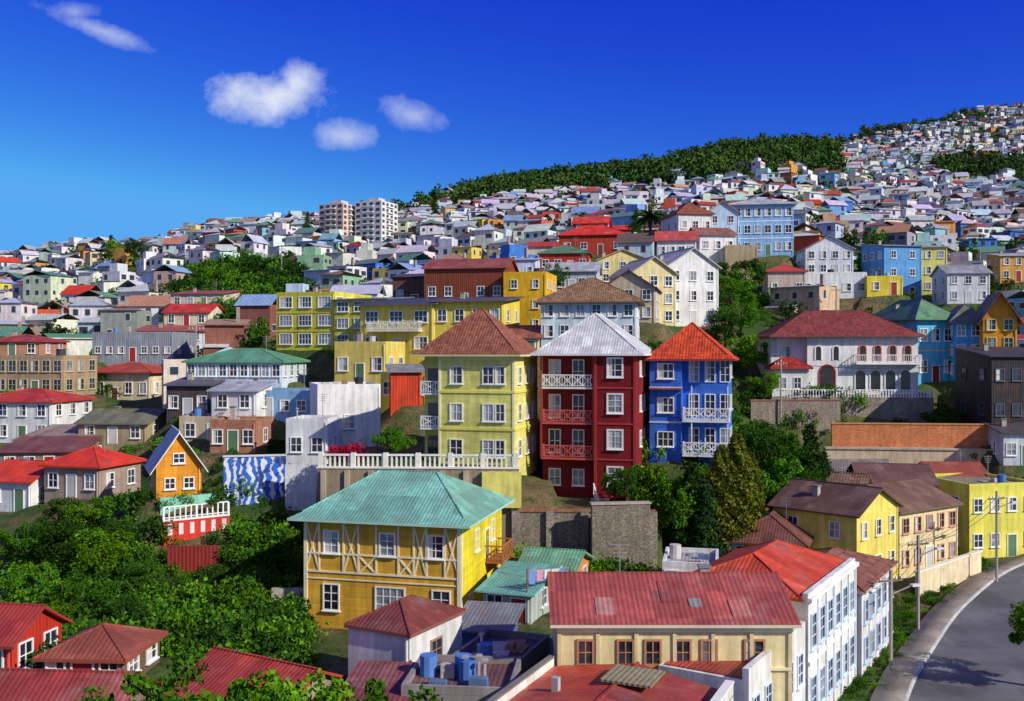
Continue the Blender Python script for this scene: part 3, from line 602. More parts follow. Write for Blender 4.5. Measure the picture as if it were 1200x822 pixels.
H('concrete_yard_building',470,600,812,840,43.5,-6,4.5,(.3,.27,.26),'flat',(.2,.09,.085),1,0,0,0,chim=False,clut=12)
# twin towers
for nm,u0,u1,vt,c in (('apartment_tower',374,402,240,(.76,.56,.48)),('apartment_tower',416,447,237,(.80,.79,.77))):
    b=start(nm,u0,u1,vt,298,345,-24,11,margin=8); w,h,D=b.w,b.h,b.d
    b.box('walls',M('stucco',c),0,0,-8,w,D,h); b.box('roof_plant_room',M('stucco',(.6,.6,.6)),w*.3,D*.3,h,w*.7,D*.7,h+1.6)
    nf=9; fh=h/nf
    for i in range(nf):
        for f,L in (('F',w),('R',D)):
            z=fh*i+.5
            for j in range(4): b.fbox('windows',M('glass_far',(.05,.07,.10)),f,L*(j+.2)/4,L*(j+.75)/4,z,z+1.0,-.02,.06)
            b.fbox('balcony_bands',WM,f,L*.3,L*.7,z-.42,z-.05,-.02,.6)
    b.done()
# ============================================================ walls / terraces
def wall(name,u0,v0,d0,u1,d1,zb,mat,th=.5,cap=None):
    p=P(u0,v0,d0); q=P(u1,411,d1); L=math.hypot(q.x-p.x,q.y-p.y); a=math.atan2(q.y-p.y,q.x-p.x)
    b=B(name,(p.x,p.y,p.z),a,L,th,0); b.box('wall_body',mat,0,0,-(p.z-zb),L,th,0)
    if cap: b.box('coping',cap,-.08,-.08,0,L+.08,th+.08,.14)
    return b
zr=lambda z:CZ+z
st=M('stone',(.34,.30,.23))
b=wall('terrace_balustrade_wall',372,549,78,608,77.5,zr(-17.5),M('stucco',(.30,.24,.17)),.6,M('paint',(.72,.70,.62)))
L=b.w
for i in range(int(L/.38)):
    x=.2+i*.38
    b.box('balusters',M('paint',(.74,.72,.66)),x-.07,.2,.14,x+.07,.36,.98)
for i in range(7):
    x=.1+i*(L-.5)/6; b.box('piers',M('paint',(.74,.72,.66)),x-.05,.06,.14,x+.33,.5,1.22)
b.box('top_rail',M('paint',(.76,.74,.68)),0,.14,.98,L,.42,1.12)
for i in range(9):
    x=.3+i*(L-.9)/8; b.box('buttresses',M('stucco',(.46,.40,.28)),x,-.25,-8,x+.4,0,-.15)
b.box('yellow_end_wall',M('stucco',(.82,.76,.2)),L*.82,-.5,-3.0,L+.2,-.02,-.2)
b.done()
zt=b.loc.z
PADS.append(((-6.0),82,9.5,3.6,0,zt,.4))
b=wall('stone_retaining_wall',600,600,77.5,768,77.0,zr(-18.5),st,.7,M('brick',(.40,.17,.09)))
for i in range(5): b.box('pilasters',M('stone',(.38,.33,.26)),i*2.7,-.3,-6,i*2.7+.6,0,.1)
b.done(); PADS.append((5.8,82,6.0,4.2,0,b.loc.z,.4))
wall('stone_wall',694,592,75,762,75.5,zr(-18.5),M('stone',(.30,.26,.2)),.6,M('stucco',(.45,.4,.32))).done()
b=wall('orange_retaining_wall',975,497,114,1164,112,zr(-17),M('brick',(.74,.25,.09)),.5,M('stucco',(.6,.3,.12)))
b.box('lower_ledge',M('stucco',(.62,.50,.34)),-1,-1.2,-7,b.w+1,0,-2.8)
b.box('ledge_coping',M('stucco',(.5,.42,.3)),-1,-1.35,-2.8,b.w+1,0,-2.62)
b.done()
wall('stone_terrace_wall',880,470,118,985,119,zr(-14),M('stone',(.36,.30,.24)),.5,M('brick',(.4,.15,.1))).done()
b=wall('red_terrace_wall',192,612,77,268,80,zr(-17),M('stucco',(.66,.04,.03)),.35,M('paint',(.75,.7,.65)))
b.rail('railing',WM,[(0,.1,.14),(b.w,.1,.14)],.95,.4,.1)
for i in range(6): b.box('white_panels',M('stucco',(.74,.72,.7)),.3+i*b.w/6,-.04,-1.1,.3+i*b.w/6+.35,.0,-.2)
b.done()
wall('teal_fence_wall',188,584,78.5,252,81,zr(-16),M('stucco',(.25,.62,.45)),.3).done()
wall('red_fence_wall',196,640,73,256,73,zr(-18.5),M('vclad',(.34,.04,.035)),.2).done()
wall('blue_mural_wall',262,536,87,334,88,zr(-15),M('graffiti',(.03,.16,.70)),.3,M('paint',(.6,.6,.6))).done()
wall('white_mural_wall',334,545,86,372,86,zr(-16),M('stucco',(.78,.78,.78)),.3).done()
wall('yard_wall',318,690,66,356,66,zr(-19),M('stucco',(.5,.45,.4)),.3).done()
wall('yard_wall',530,738,58,660,56,zr(-19),M('vclad',(.16,.24,.40)),.15).done()
wall('yard_wall',596,712,66,690,64,zr(-19),M('stucco',(.66,.2,.08)),.25).done()
wall('street_garden_wall',1076,672,79.5,1150,88,zr(-20.4),M('stucco',(.76,.64,.42)),.25,M('paint',(.8,.75,.6))).done()
wall('street_garden_wall',1012,715,69,1042,76,zr(-20.4),M('stucco',(.76,.74,.7)),.25,M('paint',(.8,.78,.7))).done()
p=P(618,690,61); q=P(668,688,62)
b=B('clothes_line',(p.x,p.y,p.z-.3),math.atan2(q.y-p.y,q.x-p.x)); L=(q-p).length
for x in (0,L): b.box('post',M('bark',(.2,.14,.1)),x-.05,-.05,-2,x+.05,.05,1.5)
b.tube('line',M('paint',(.5,.5,.5)),(0,0,1.4),(L,0,1.4),.015)
x=.15
while x<L-.4:
    wd=random.uniform(.25,.5); hh=random.uniform(.4,1.0); c=random.choice([(.8,.8,.8),(.7,.1,.3),(.2,.3,.7),(.8,.3,.5),(.8,.8,.8)])
    b.add('laundry',M('paint',c),[(x,.0,1.4),(x+wd,.0,1.4),(x+wd*.95,.12,1.4-hh),(x+.02,.08,1.4-hh)],[(0,1,2,3)]); x+=wd+.08
b.done()
# ============================================================ road
kp=[(14,30),(16.0,42),(22.6,56),(28.4,65.9),(36.4,78),(47.8,91.6),(62,101),(85,110)]
pts=[]
for i in range(len(kp)-1):
    p0=kp[max(0,i-1)];p1=kp[i];p2=kp[i+1];p3=kp[min(len(kp)-1,i+2)]
    for j in range(8):
        t=j/8; pts.append(tuple(.5*((2*p1[a])+(-p0[a]+p2[a])*t+(2*p0[a]-5*p1[a]+4*p2[a]-p3[a])*t*t+(-p0[a]+3*p1[a]-3*p2[a]+p3[a])*t**3) for a in (0,1)))
pts.append(kp[-1]); pts=np.array(pts); tg=np.gradient(pts,axis=0); tg/=np.linalg.norm(tg,axis=1)[:,None]; nr=np.stack([tg[:,1],-tg[:,0]],1)
def ribbon(name,prof,mat,parent=None):
    V=[];Q=[];n=len(pts);m=len(prof)
    for i in range(n):
        for o_,z in prof: V.append((pts[i,0]+nr[i,0]*o_,pts[i,1]+nr[i,1]*o_,z))
    for i in range(n-1):
        for j in range(m-1): a=i*m+j; Q.append((a,a+1,a+m+1,a+m))
    return addobj(name,npmesh(name,V,Q,[mat]),parent=parent)
RZ=10.0
ribbon('road',[(0,RZ),(9,RZ)],M('asphalt',(.13,.13,.135)))
ribbon('pavement',[(-1.9,RZ-.6),(-1.9,RZ+.13),(-.18,RZ+.13)],M('asphalt',(.38,.33,.26)))
ribbon('kerb',[(-.18,RZ+.135),(0,RZ+.135),(0.01,RZ-.1)],M('stucco',(.5,.49,.46)))
ribbon('pavement',[(9.18,RZ+.13),(12,RZ+.13),(12,RZ-.6)],M('asphalt',(.33,.31,.28)))
ribbon('kerb',[(8.99,RZ-.1),(9,RZ+.135),(9.18,RZ+.135)],M('stucco',(.5,.49,.46)))
for i in range(0,len(pts)-1,3):
    c=pts[i]+nr[i]*3.6; PADS.append((c[0],c[1],9.0,2.6,math.atan2(nr[i][1],nr[i][0]),RZ-.12,3))
# ============================================================ terrain
DK=np.array([0,30,45,60,70,80,95,110,130,150,180,230,300,400,550,750,950,1300,3000,9000],float)
UK=np.array([-400,0,150,300,450,600,750,900,1050,1200,1600],float)
T=[[-22,-20,-18,-18,-17.5,-17,-15.5,-12,-9,-6,-2,8,20,38,35,20,0,-30,-60,-90],
[-22,-20,-18,-18,-17.5,-17,-15.5,-12,-9,-6,-2,8,20,36,33,20,0,-30,-60,-90],
[-22,-20,-18,-18,-17.5,-15,-14,-11,-7.5,-4,0,11,26,40,43,30,0,-30,-60,-90],
[-22,-20,-18,-18,-17,-15.5,-12,-8.5,-4.5,0,6,17,32,48,64,60,40,0,-60,-90],
[-22,-20,-18,-18,-18,-17,-9.5,-8,-5,-1,6.5,15,29,46,77,98,80,50,-60,-90],
[-22,-20,-18,-18,-18,-17,-9,-5,-1,3,10,20,33,56,88,126,130,100,-60,-90],
[-22,-20,-19,-18,-18,-17,-10,-5,0,5,14,26,40,60,95,138,150,120,-60,-90],
[-22,-21,-20,-20,-19,-18,-14,-12,-4,5,13,25,42,66,105,155,165,140,-40,-90],
[-22,-21,-20,-20,-19.5,-19,-18,-14,-7,0,8,20,36,60,96,150,213,190,-40,-90],
[-22,-21,-20,-20,-20,-20,-19.5,-17,-10,-4,4,16,32,57,95,150,239,230,-40,-90],
[-22,-21,-20,-20,-20,-20,-19.5,-17,-10,-4,4,16,32,57,95,150,239,230,-40,-90]]
T=np.array(T,float)
def tbase(x,y):
    x=np.asarray(x,float); y=np.maximum(np.asarray(y,float),1.0); u=np.clip(600+F*x/y,-400,1600)
    d=np.clip(y,0,8999)
    iu=np.clip(np.searchsorted(UK,u,side='right')-1,0,len(UK)-2); fu=(u-UK[iu])/(UK[iu+1]-UK[iu]); fu=fu*fu*(3-2*fu)*.5+fu*.5
    idd=np.clip(np.searchsorted(DK,d,side='right')-1,0,len(DK)-2); fd=(d-DK[idd])/(DK[idd+1]-DK[idd])
    z=(T[iu,idd]*(1-fu)+T[iu+1,idd]*fu)*(1-fd)+(T[iu,idd+1]*(1-fu)+T[iu+1,idd+1]*fu)*fd
    amp=np.clip((y-60)/300,0.1,2.2)
    z=z+amp*(np.sin(x*.05+1)*np.cos(y*.043)+.6*np.sin(x*.11+y*.07)+.5*np.sin(y*.023+x*.017)*2)
    return z+CZ
def padw(x,y):
    best=np.zeros_like(x); sw=np.zeros_like(x); sz=np.zeros_like(x)
    for cx,cy,hw,hd,yaw,z,mg in PADS:
        R=hw+hd+mg; msk=(np.abs(x-cx)<R)&(np.abs(y-cy)<R)
        if not msk.any(): continue
        xx=x[msk]-cx; yy=y[msk]-cy; c,s_=math.cos(yaw),math.sin(yaw)
        lx=np.abs(xx*c+yy*s_)-hw; ly=np.abs(-xx*s_+yy*c)-hd
        dist=np.hypot(np.maximum(lx,0),np.maximum(ly,0)); w_=np.clip(1-dist/mg,0,1); w_=w_*w_*(3-2*w_)
        best[msk]=np.maximum(best[msk],w_); w2=w_**3; sw[msk]+=w2; sz[msk]+=w2*z
    return best,sw,sz
def tz(x,y):
    x=np.asarray(x,float).ravel(); y=np.asarray(y,float).ravel()
    zb=tbase(x,y); b_,sw,sz=padw(x,y); zp=np.where(sw>1e-6,sz/np.maximum(sw,1e-6),zb)-.06
    return zb*(1-b_)+zp*b_
us=np.concatenate([np.arange(-400,-40,24),np.arange(-40,1250,7),np.arange(1250,1601,24)])
ds=[4.0]
while ds[-1]<8900: ds.append(ds[-1]*(1.011 if ds[-1]<250 else 1.02))
ds=np.array(ds); U,D_=np.meshgrid(us,ds); X=(U-600)/F*D_; Y=D_
Zt=tz(X,Y); V=np.stack([X.ravel(),Y.ravel(),Zt],1); nu=len(us)
i,j=np.meshgrid(np.arange(len(ds)-1),np.arange(nu-1),indexing='ij'); a=(i*nu+j).ravel()
Q=np.stack([a,a+1,a+nu+1,a+nu],1)
g=addobj('ground',npmesh('ground',V,Q,[M('ground')])); g.data.polygons.foreach_set('use_smooth',np.ones(len(Q),bool))
# ============================================================ procedural hillside houses
WP=[(.80,.80,.79)]*10+[(.76,.73,.62)]*3+[(.76,.64,.30),(.80,.64,.12),(.56,.68,.80),(.58,.70,.82),(.20,.42,.74),(.06,.20,.60),(.30,.56,.74),(.62,.10,.05),(.76,.34,.08),(.66,.42,.34),(.25,.48,.32),(.36,.36,.36),(.66,.68,.70),(.66,.68,.70),(.76,.74,.54),(.30,.12,.08)]
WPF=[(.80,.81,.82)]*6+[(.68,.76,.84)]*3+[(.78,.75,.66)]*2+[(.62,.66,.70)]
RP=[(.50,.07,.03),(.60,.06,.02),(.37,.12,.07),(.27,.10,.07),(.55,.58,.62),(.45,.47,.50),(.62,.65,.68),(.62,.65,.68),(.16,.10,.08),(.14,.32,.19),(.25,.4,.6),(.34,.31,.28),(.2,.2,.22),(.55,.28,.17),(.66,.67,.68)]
class HB:
    def __init__(s): s.V=[];s.Q=[];s.m=[];s.c=[]
    def q(s,pts,m,c):
        n=len(s.V); s.V+=pts; s.Q.append((n,n+1,n+2,n+3) if len(pts)==4 else (n,n+1,n+2,n+2)); s.m.append(m); s.c.append((*c,1))
def mini(hb,x,y,z,yaw,w,d,h,far):
    c,s_=math.cos(yaw),math.sin(yaw); T_=lambda a,b_,e:(x+a*c-b_*s_,y+a*s_+b_*c,z+e)
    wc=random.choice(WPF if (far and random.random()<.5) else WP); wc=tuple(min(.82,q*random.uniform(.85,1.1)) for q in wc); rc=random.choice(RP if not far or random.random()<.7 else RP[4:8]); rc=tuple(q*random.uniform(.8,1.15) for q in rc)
    X0,X1,Y0,Y1=-w/2,w/2,-d/2,d/2; f=4 if far else 3
    kind=random.choice(['gx','gx','gy','hip','hip','shed','shed','flat'])
    def walls(X0,X1,Y0,Y1,z0,h,wc):
        for a,b_ in (((X0,Y0),(X1,Y0)),((X1,Y0),(X1,Y1)),((X1,Y1),(X0,Y1)),((X0,Y1),(X0,Y0))):
            hb.q([T_(*a,z0),T_(*b_,z0),T_(*b_,h),T_(*a,h)],0,wc)
    walls(X0,X1,Y0,Y1,0,h,wc); bc=random.choice([wc,(.45,.42,.38),(.35,.3,.26)]); walls(X0+.02,X1-.02,Y0+.02,Y1-.02,-f,0,bc)
    o=.4; rh=random.uniform(.9,2.1)
    if kind=='gx':
        k=rh/(d/2)*o
        hb.q([T_(X0-o,Y0-o,h-k),T_(X1+o,Y0-o,h-k),T_(X1+o,0,h+rh),T_(X0-o,0,h+rh)],1,rc); hb.q([T_(X1+o,Y1+o,h-k),T_(X0-o,Y1+o,h-k),T_(X0-o,0,h+rh),T_(X1+o,0,h+rh)],1,rc)
        for xx in (X0,X1): hb.q([T_(xx,Y0,h),T_(xx,Y1,h),T_(xx,0,h+rh-.05)],0,wc)
    elif kind=='gy':
        k=rh/(w/2)*o
        hb.q([T_(X0-o,Y0-o,h-k),T_(0,Y0-o,h+rh),T_(0,Y1+o,h+rh),T_(X0-o,Y1+o,h-k)],1,rc); hb.q([T_(X1+o,Y1+o,h-k),T_(0,Y1+o,h+rh),T_(0,Y0-o,h+rh),T_(X1+o,Y0-o,h-k)],1,rc)
        for yy in (Y0,Y1): hb.q([T_(X0,yy,h),T_(X1,yy,h),T_(0,yy,h+rh-.05)],0,wc)
    elif kind=='hip':
        r=max(0.05,(w-d)/2*.9) if w>d else .05
        A=[T_(X0-o,Y0-o,h),T_(X1+o,Y0-o,h),T_(X1+o,Y1+o,h),T_(X0-o,Y1+o,h)]; R0,R1=T_(-r,0,h+rh),T_(r,0,h+rh)
        hb.q([A[0],A[1],R1,R0],1,rc);hb.q([A[1],A[2],R1],1,rc);hb.q([A[2],A[3],R0,R1],1,rc);hb.q([A[3],A[0],R0],1,rc); hb.q([T_(X0-o,Y0-o,h-.02),T_(X0-o,Y1+o,h-.02),T_(X1+o,Y1+o,h-.02),T_(X1+o,Y0-o,h-.02)],0,wc)
    elif kind=='shed':
        rr=rh*.5; hb.q([T_(X0-o,Y0-o,h),T_(X1+o,Y0-o,h),T_(X1+o,Y1+o,h+rr),T_(X0-o,Y1+o,h+rr)],1,rc); hb.q([T_(X0-o,Y0-o,h-.15),T_(X1+o,Y0-o,h-.15),T_(X1+o,Y0-o,h),T_(X0-o,Y0-o,h)],0,wc)
        hb.q([T_(X1,Y0,h),T_(X1,Y1,h),T_(X1,Y1,h+rr)],0,wc); hb.q([T_(X0,Y0,h),T_(X0,Y1,h),T_(X0,Y1,h+rr)],0,wc)
    else:
        hb.q([T_(X0,Y0,h-.3),T_(X1,Y0,h-.3),T_(X1,Y1,h-.3),T_(X0,Y1,h-.3)],1,rc)
        if random.random()<.5: walls(X0+w*.15,X0+w*.6,Y0+d*.3,Y1-.4,h-.3,h+2.2,wc); hb.q([T_(X0+w*.15,Y0+d*.3,h+2.2),T_(X0+w*.6,Y0+d*.3,h+2.2),T_(X0+w*.6,Y1-.4,h+2.2),T_(X0+w*.15,Y1-.4,h+2.2)],1,rc)
    rows=max(1,int(h/2.7)); e=.05 if not far else .08
    for fc in range(3):
        L=w if fc==0 else d; n=max(1,int(L/2.3)); style=random.choice([.4,.5,.8])
        for r in range(rows):
            for i in range(n):
                if random.random()<.15: continue
                a=-L/2+L*(i+.5)/n+random.uniform(-.15,.15); ww=style; zb=h/rows*r+.9; zt=zb+random.choice([1.0,1.25])
                def fp(a_,zz,ee):
                    return T_(a_,Y0-ee,zz) if fc==0 else (T_(X1+ee,a_,zz) if fc==1 else T_(X0-ee,a_,zz))
                if not far:
                    t=.1; hb.q([fp(a-ww-t,zb-t,e*.5),fp(a+ww+t,zb-t,e*.5),fp(a+ww+t,zt+t,e*.5),fp(a-ww-t,zt+t,e*.5)],0,(.75,.75,.73))
                g_=random.choice([(.03,.035,.05)]*3+[(.2,.22,.25)])
                hb.q([fp(a-ww,zb,e),fp(a+ww,zb,e),fp(a+ww,zt,e),fp(a-ww,zt,e)],2,g_)
    if not far:
        if random.random()<.5:
            walls(X0,X0+w*.6,Y0-1.6,Y0,-f,h*.42,tuple(q*.85 for q in wc)); hb.q([T_(X0-.2,Y0-1.9,h*.42),T_(X0+w*.6+.2,Y0-1.9,h*.42),T_(X0+w*.6+.2,Y0,h*.42+.5),T_(X0-.2,Y0,h*.42+.5)],1,random.choice(RP))
        if random.random()<.4:
            cx=X1-1.2; walls(cx-.25,cx+.25,-.3,.2,h,h+rh+.7,(.4,.33,.3))
MATS=[M('wall_attr'),M('roof_attr'),M('glass_far',(.04,.05,.07))]
far=HB(); nmid=0; trees=[]
xs=[];y=118.0
while y<1020:
    step=9.6 if y<255 else (8.3 if y<500 else 8.8)
    x=-.56*y
    while x<.56*y:
        xs.append((x+random.uniform(-1.8,1.8),y+random.uniform(-2.1,2.1))); x+=step*random.uniform(.88,1.12)
    y+=step*.98
A=np.array(xs); ZB=tbase(A[:,0],A[:,1])
ZS=(tbase(A[:,0],A[:,1]-4)+ZB)/2
def nearpad(x,y,r):
    for cx,cy,hw,hd,yaw,z,mg in PADS:
        if abs(x-cx)<hw+r and abs(y-cy)<hd+r: return True
    return False
ridge=lambda u: 400 if u<200 else (400+ (u-200)*.75 if u<450 else (590+(u-450)*1.2 if u<750 else 960))
for (x,y),z,zs in zip(xs,ZB,ZS):
    u=600+F*x/y
    if y>min(980,ridge(u)+15): continue
    if u<-60 or u>1260: continue
    if (y<255 or 320<y<370) and nearpad(x,y,4.6): continue
    if 312<y<345 and 362<u<457: continue
    if y<148 and u>300: continue
    if y<150 and 620<u<1300: continue
    nz=math.sin(x*.021+y*.013)+math.sin(x*.009-y*.017+2)
    pf=.88
    if 205<u<350 and 165<y<262: pf=.10
    if 530<u<985 and y>470: pf=.06 if nz<.9 else .5
    if u>985 and y>560: pf=.85 if nz<1.1 else .3
    if 450<u<545 and y>500: pf=.6
    if 840<u<900 and y<175: pf=.1
    if 985<u<1050 and 180<y<240: pf=.15
    if nz>1.5: pf*=.55
    if random.random()>pf:
        trees.append((x,y,z)); continue
    yaw=math.radians(random.gauss(-8,14)) + (math.radians(25)*math.sin(x*.012+y*.02))
    w=random.uniform(5.2,8.6); dd=random.uniform(5.2,7.5); h=random.choice([2.9,3.2,5.2,5.6,5.8]) if random.random()<.95 else 8.5
    if y<255:
        hb=HB(); mini(hb,0,0,0,0,w,dd,h,False)
        addobj('hillside_house',npmesh('hillside_house',hb.V,hb.Q,MATS,hb.m,hb.c),(x,y,zs),yaw); nmid+=1
    else: mini(far,x,y,zs,yaw,w*.86,dd*.86,min(h,5.4) if y<500 else random.choice([2.8,2.9,3.2,5.0]),True)
    if random.random()<.25: trees.append((x+random.uniform(4,6)*random.choice([-1,1]),y-random.uniform(2,5),z-1))
addobj('distant_hillside_houses',npmesh('distant_hillside_houses',far.V,far.Q,MATS,far.m,far.c))
# ============================================================ vegetation
def leafquads(C,s,rs):
    n=len(C); a=rs.normal(size=(n,3)); a/=np.linalg.norm(a,axis=1)[:,None]; r=rs.normal(size=(n,3))
    b_=np.cross(a,r); b_/=np.linalg.norm(b_,axis=1)[:,None]; sz=(s*rs.uniform(.6,1.3,n))[:,None]
    a=a*sz*.5; b_=b_*sz*.32
    return np.stack([C-a,C+b_,C+a,C-b_],1).reshape(-1,3)
def tube_np(pts,rad,n=6):
    V=[];Q=[]
    for k_,(p,r) in enumerate(zip(pts,rad)):
        for i in range(n): an=2*math.pi*i/n; V.append((p[0]+r*math.cos(an),p[1]+r*math.sin(an),p[2]))
        if k_:
            for i in range(n): a=(k_-1)*n; Q.append((a+i,a+(i+1)%n,a+n+(i+1)%n,a+n+i))
    return V,Q
LEAF={'a':(.052,.165,.012),'b':(.078,.205,.010),'c':(.030,.088,.012),'d':(.018,.052,.016),'e':(.11,.14,.02)}
def treemesh(kind,seed,leaf='a',n=4500,ls=.26):
    rs=np.random.RandomState(seed); V=[];Q=[];mi=[]
    def addt(p,r):
        v,q=tube_np(p,r); o=len(V); V.extend(v); Q.extend([tuple(a+o for a in f) for f in q]); mi.extend([0]*len(q))
    if kind=='broad':
        addt([(0,0,-1),(.1,0,1.2),(.05,.1,2.8),(.2,.1,4.6)],[.28,.22,.18,.09]); cl=[]
        for i in range(7):
            an=i*.9+rs.rand(); L=rs.uniform(1.4,2.6); z0=rs.uniform(1.8,3.6); e=(math.cos(an)*L,math.sin(an)*L,z0+rs.uniform(1.2,2.6)); addt([(0.05,.05,z0),(e[0]*.5,e[1]*.5,(z0+e[2])/2+.1),e],[.1,.07,.03]); cl.append(e)
        for i in range(24):
            d=rs.normal(size=3); d/=np.linalg.norm(d); r=rs.uniform(.45,1.05); cl.append((d[0]*2.8*r,d[1]*2.8*r,4.7+d[2]*2.6*r))
        cl=np.array(cl); rad=rs.uniform(.4,1.05,len(cl)); idx=rs.randint(0,len(cl),n); dd=rs.normal(size=(n,3)); dd/=np.linalg.norm(dd,axis=1)[:,None]
        C=cl[idx]+dd*(rad[idx]*rs.uniform(.5,1.1,n))[:,None]*np.array([1,1,.8])
    elif kind=='shrub':
        cl=np.array([(rs.normal()*.6,rs.normal()*.6,rs.uniform(.2,1.2)) for _ in range(11)]); rad=rs.uniform(.3,.65,11); idx=rs.randint(0,11,n); dd=rs.normal(size=(n,3)); dd/=np.linalg.norm(dd,axis=1)[:,None]
        C=cl[idx]+dd*(rad[idx]*rs.uniform(.5,1.1,n))[:,None]; addt([(0,0,-.6),(0,0,.6),(.1,0,1.0)],[.08,.06,.02])
        for i in range(4): an=i*1.6; addt([(0,0,-.2),(math.cos(an)*.5,math.sin(an)*.5,.9)],[.05,.02])
    elif kind=='conifer':
        addt([(0,0,-1),(0,0,4),(0,0,9.6)],[.26,.17,.03]); C=[]
        z=1.0
        while z<9.8:
            R=2.3*(1-z/10.2)**.85+.12; nb=9
            for i in range(nb):
                an=rs.uniform(0,6.28); L=R*rs.uniform(.7,1.1); m=int(n*R/2.3/110)+4
                t=rs.uniform(.1,1,m)**.7; C.append(np.stack([np.cos(an)*L*t+rs.normal(size=m)*.14,np.sin(an)*L*t+rs.normal(size=m)*.14,z+.35*t-.55*t*t+rs.normal(size=m)*.09],1))
                if i<4: addt([(0,0,z),(math.cos(an)*L*.9,math.sin(an)*L*.9,z-.1)],[.04,.012])
            z+=.42
        C=np.concatenate(C)
    elif kind=='cypress':
        addt([(0,0,-1),(0,0,3),(0,0,8.2)],[.2,.14,.03]); t=rs.rand(n)**.8; R=1.25*np.sin(np.clip(t*.93+.07,0,1)*math.pi)**.6*(1-.35*t)+.1; an=rs.uniform(0,6.28,n)
        r=R*np.sqrt(rs.uniform(.4,1.05,n))*(1+.22*np.sin(an*5+t*30)); C=np.stack([np.cos(an)*r,np.sin(an)*r,.5+t*8.4],1)
    C=np.array(C); LV=leafquads(C,ls,rs); o=len(V); V=np.concatenate([np.array(V),LV]); LQ=np.arange(len(LV)).reshape(-1,4)+o
    Q=np.concatenate([np.array(Q),LQ]); mi=mi+[1]*len(LQ)
    return npmesh(kind+'_tree_mesh',V,Q,[M('bark',(.10,.07,.045)),M('leaf',LEAF[leaf])],mi)
BRO=[treemesh('broad',i,l,5200,.27) for i,l in ((1,'a'),(2,'b'),(3,'c'),(4,'e'))]
SHR=[treemesh('shrub',10+i,l,520,.22) for i,l in enumerate(('a','b','c','c'))]
CON=[treemesh('conifer',21,'d',6000,.26),treemesh('conifer',22,'c',6000,.26)]
CYP=[treemesh('cypress',31,'e',5000,.26),treemesh('cypress',32,'c',5000,.26)]
FARB=[treemesh('broad',41+i,l,600,.75) for i,l in enumerate(('c','a','d'))]
def put(name,me,u,d,hscale,wscale=None):
    x=(u-600)/F*d; z=tz([x],[d])[0]; ws=wscale or hscale
    return addobj(name,me,(x,d,z-.1),random.uniform(0,6.28),(ws,ws,hscale))
for u,d,s in ((778,80,1.2),(800,79,1.05),(826,81,1.1),(850,83,1.2),(735,79.5,.5),(905,88,1.0),(925,90,1.1),(890,93,1.05),(912,98,.9),(720,81,.45)): put('broadleaf_tree',random.choice(BRO[:3]),u,d,s,s*.85)
for u,d,s in ((846,79.5,1.2),(864,80,1.3),(879,82,1.1),(812,79,1.0)): put('cypress_tree',CYP[0] if u!=812 else CYP[1],u,d,s*.95,s)
for u,d,s in ((950,92,1.22),(966,96,.75),(826,77.5,.8)): put('pine_tree',CON[0],u,d,s)
for u,d,s in ((75,72,.8),(120,70,.8),(110,80,.6),(70,82,.6),(40,66,.6),(150,60,.5),(95,62,.65),(20,76,.6),(60,58,.5),(170,68,.5),(140,76,.5)): put('broadleaf_tree',random.choice(BRO[:3]),u,d,s*.85,s)
for u,d,s in ((180,35,1.05),(222,35.5,1.12),(262,34.5,1.16),(305,34,1.18),(345,34.5,1.16),(385,35,1.12),(430,35,1.05),(470,34.5,.98)): put('broadleaf_tree',BRO[1] if u%2 else BRO[0],u,d,s,s*.85)
for u,d,s in ((455,84,.45),(470,85,.38),(400,88,.4),(640,92,.6),(622,95,.5),(110,140,.8),(135,300,1.2),(160,290,1.2),(1030,190,1.1),(1010,192,1.2),(1048,186,.9),(858,150,1.1),(868,140,1.0),(850,135,.9),(880,128,1.0),(875,160,1.1),(1095,118,.7),(1110,118,.6),(895,122,.7),(1225,58,.9),(655,150,.7),(845,165,.9),(1140,170,.8),(290,88,.35),(325,94,.4)): put('broadleaf_tree',random.choice(BRO[:3]),u,d,max(s,.3))
for u,d,s in ((1015,200,1.1),(1160,190,1.0),(745,215,1.0),(130,320,1.0),(510,420,1.3),(360,330,1.1)): put('pine_tree',CON[1],u,d,s)
MB=treemesh('shrub',77,'a',900,.2); MB.materials[1]=M('leaf',(.42,.02,.06)); put('bougainvillea_bush',MB,408,83,1.2); put('bougainvillea_bush',MB,395,84,.9)
MO=treemesh('shrub',78,'a',700,.2); MO.materials[1]=M('leaf',(.5,.28,.02)); put('flowering_bush',MO,826,76.5,1.2)
def palm():
    V=[];Q=[];mi=[]; v,q=tube_np([(0,0,-1),(.1,0,4),(.2,0,8)],[.35,.25,.22]); V+=v;Q+=q;mi+=[0]*len(q)
    for i in range(34):
        an=i*2.4; el=random.uniform(-.3,1.2); L=3.2; prev=None
        for t in range(7):
            q_=t/6; r=L*q_*math.cos(el*(1-.3*q_)); z=8+L*q_*math.sin(el)-1.9*q_*q_; wd=.38*(1-q_*.85); cx,cy=math.cos(an)*r+.2,math.sin(an)*r; nx,ny=-math.sin(an)*wd,math.cos(an)*wd
            cur=[(cx-nx,cy-ny,z-.2),(cx,cy,z),(cx+nx,cy+ny,z-.2)]
            if prev: n=len(V); V+=prev+cur; Q+=[(n,n+1,n+4,n+3),(n+1,n+2,n+5,n+4)]; mi+=[1,1]
            prev=cur
    return npmesh('palm',V,Q,[M('bark',(.12,.09,.06)),M('leaf',LEAF['c'])],mi)
pm=palm(); put('palm_tree',pm,762,195,1.25,1.4); put('palm_tree',pm,1120,540,1.2)
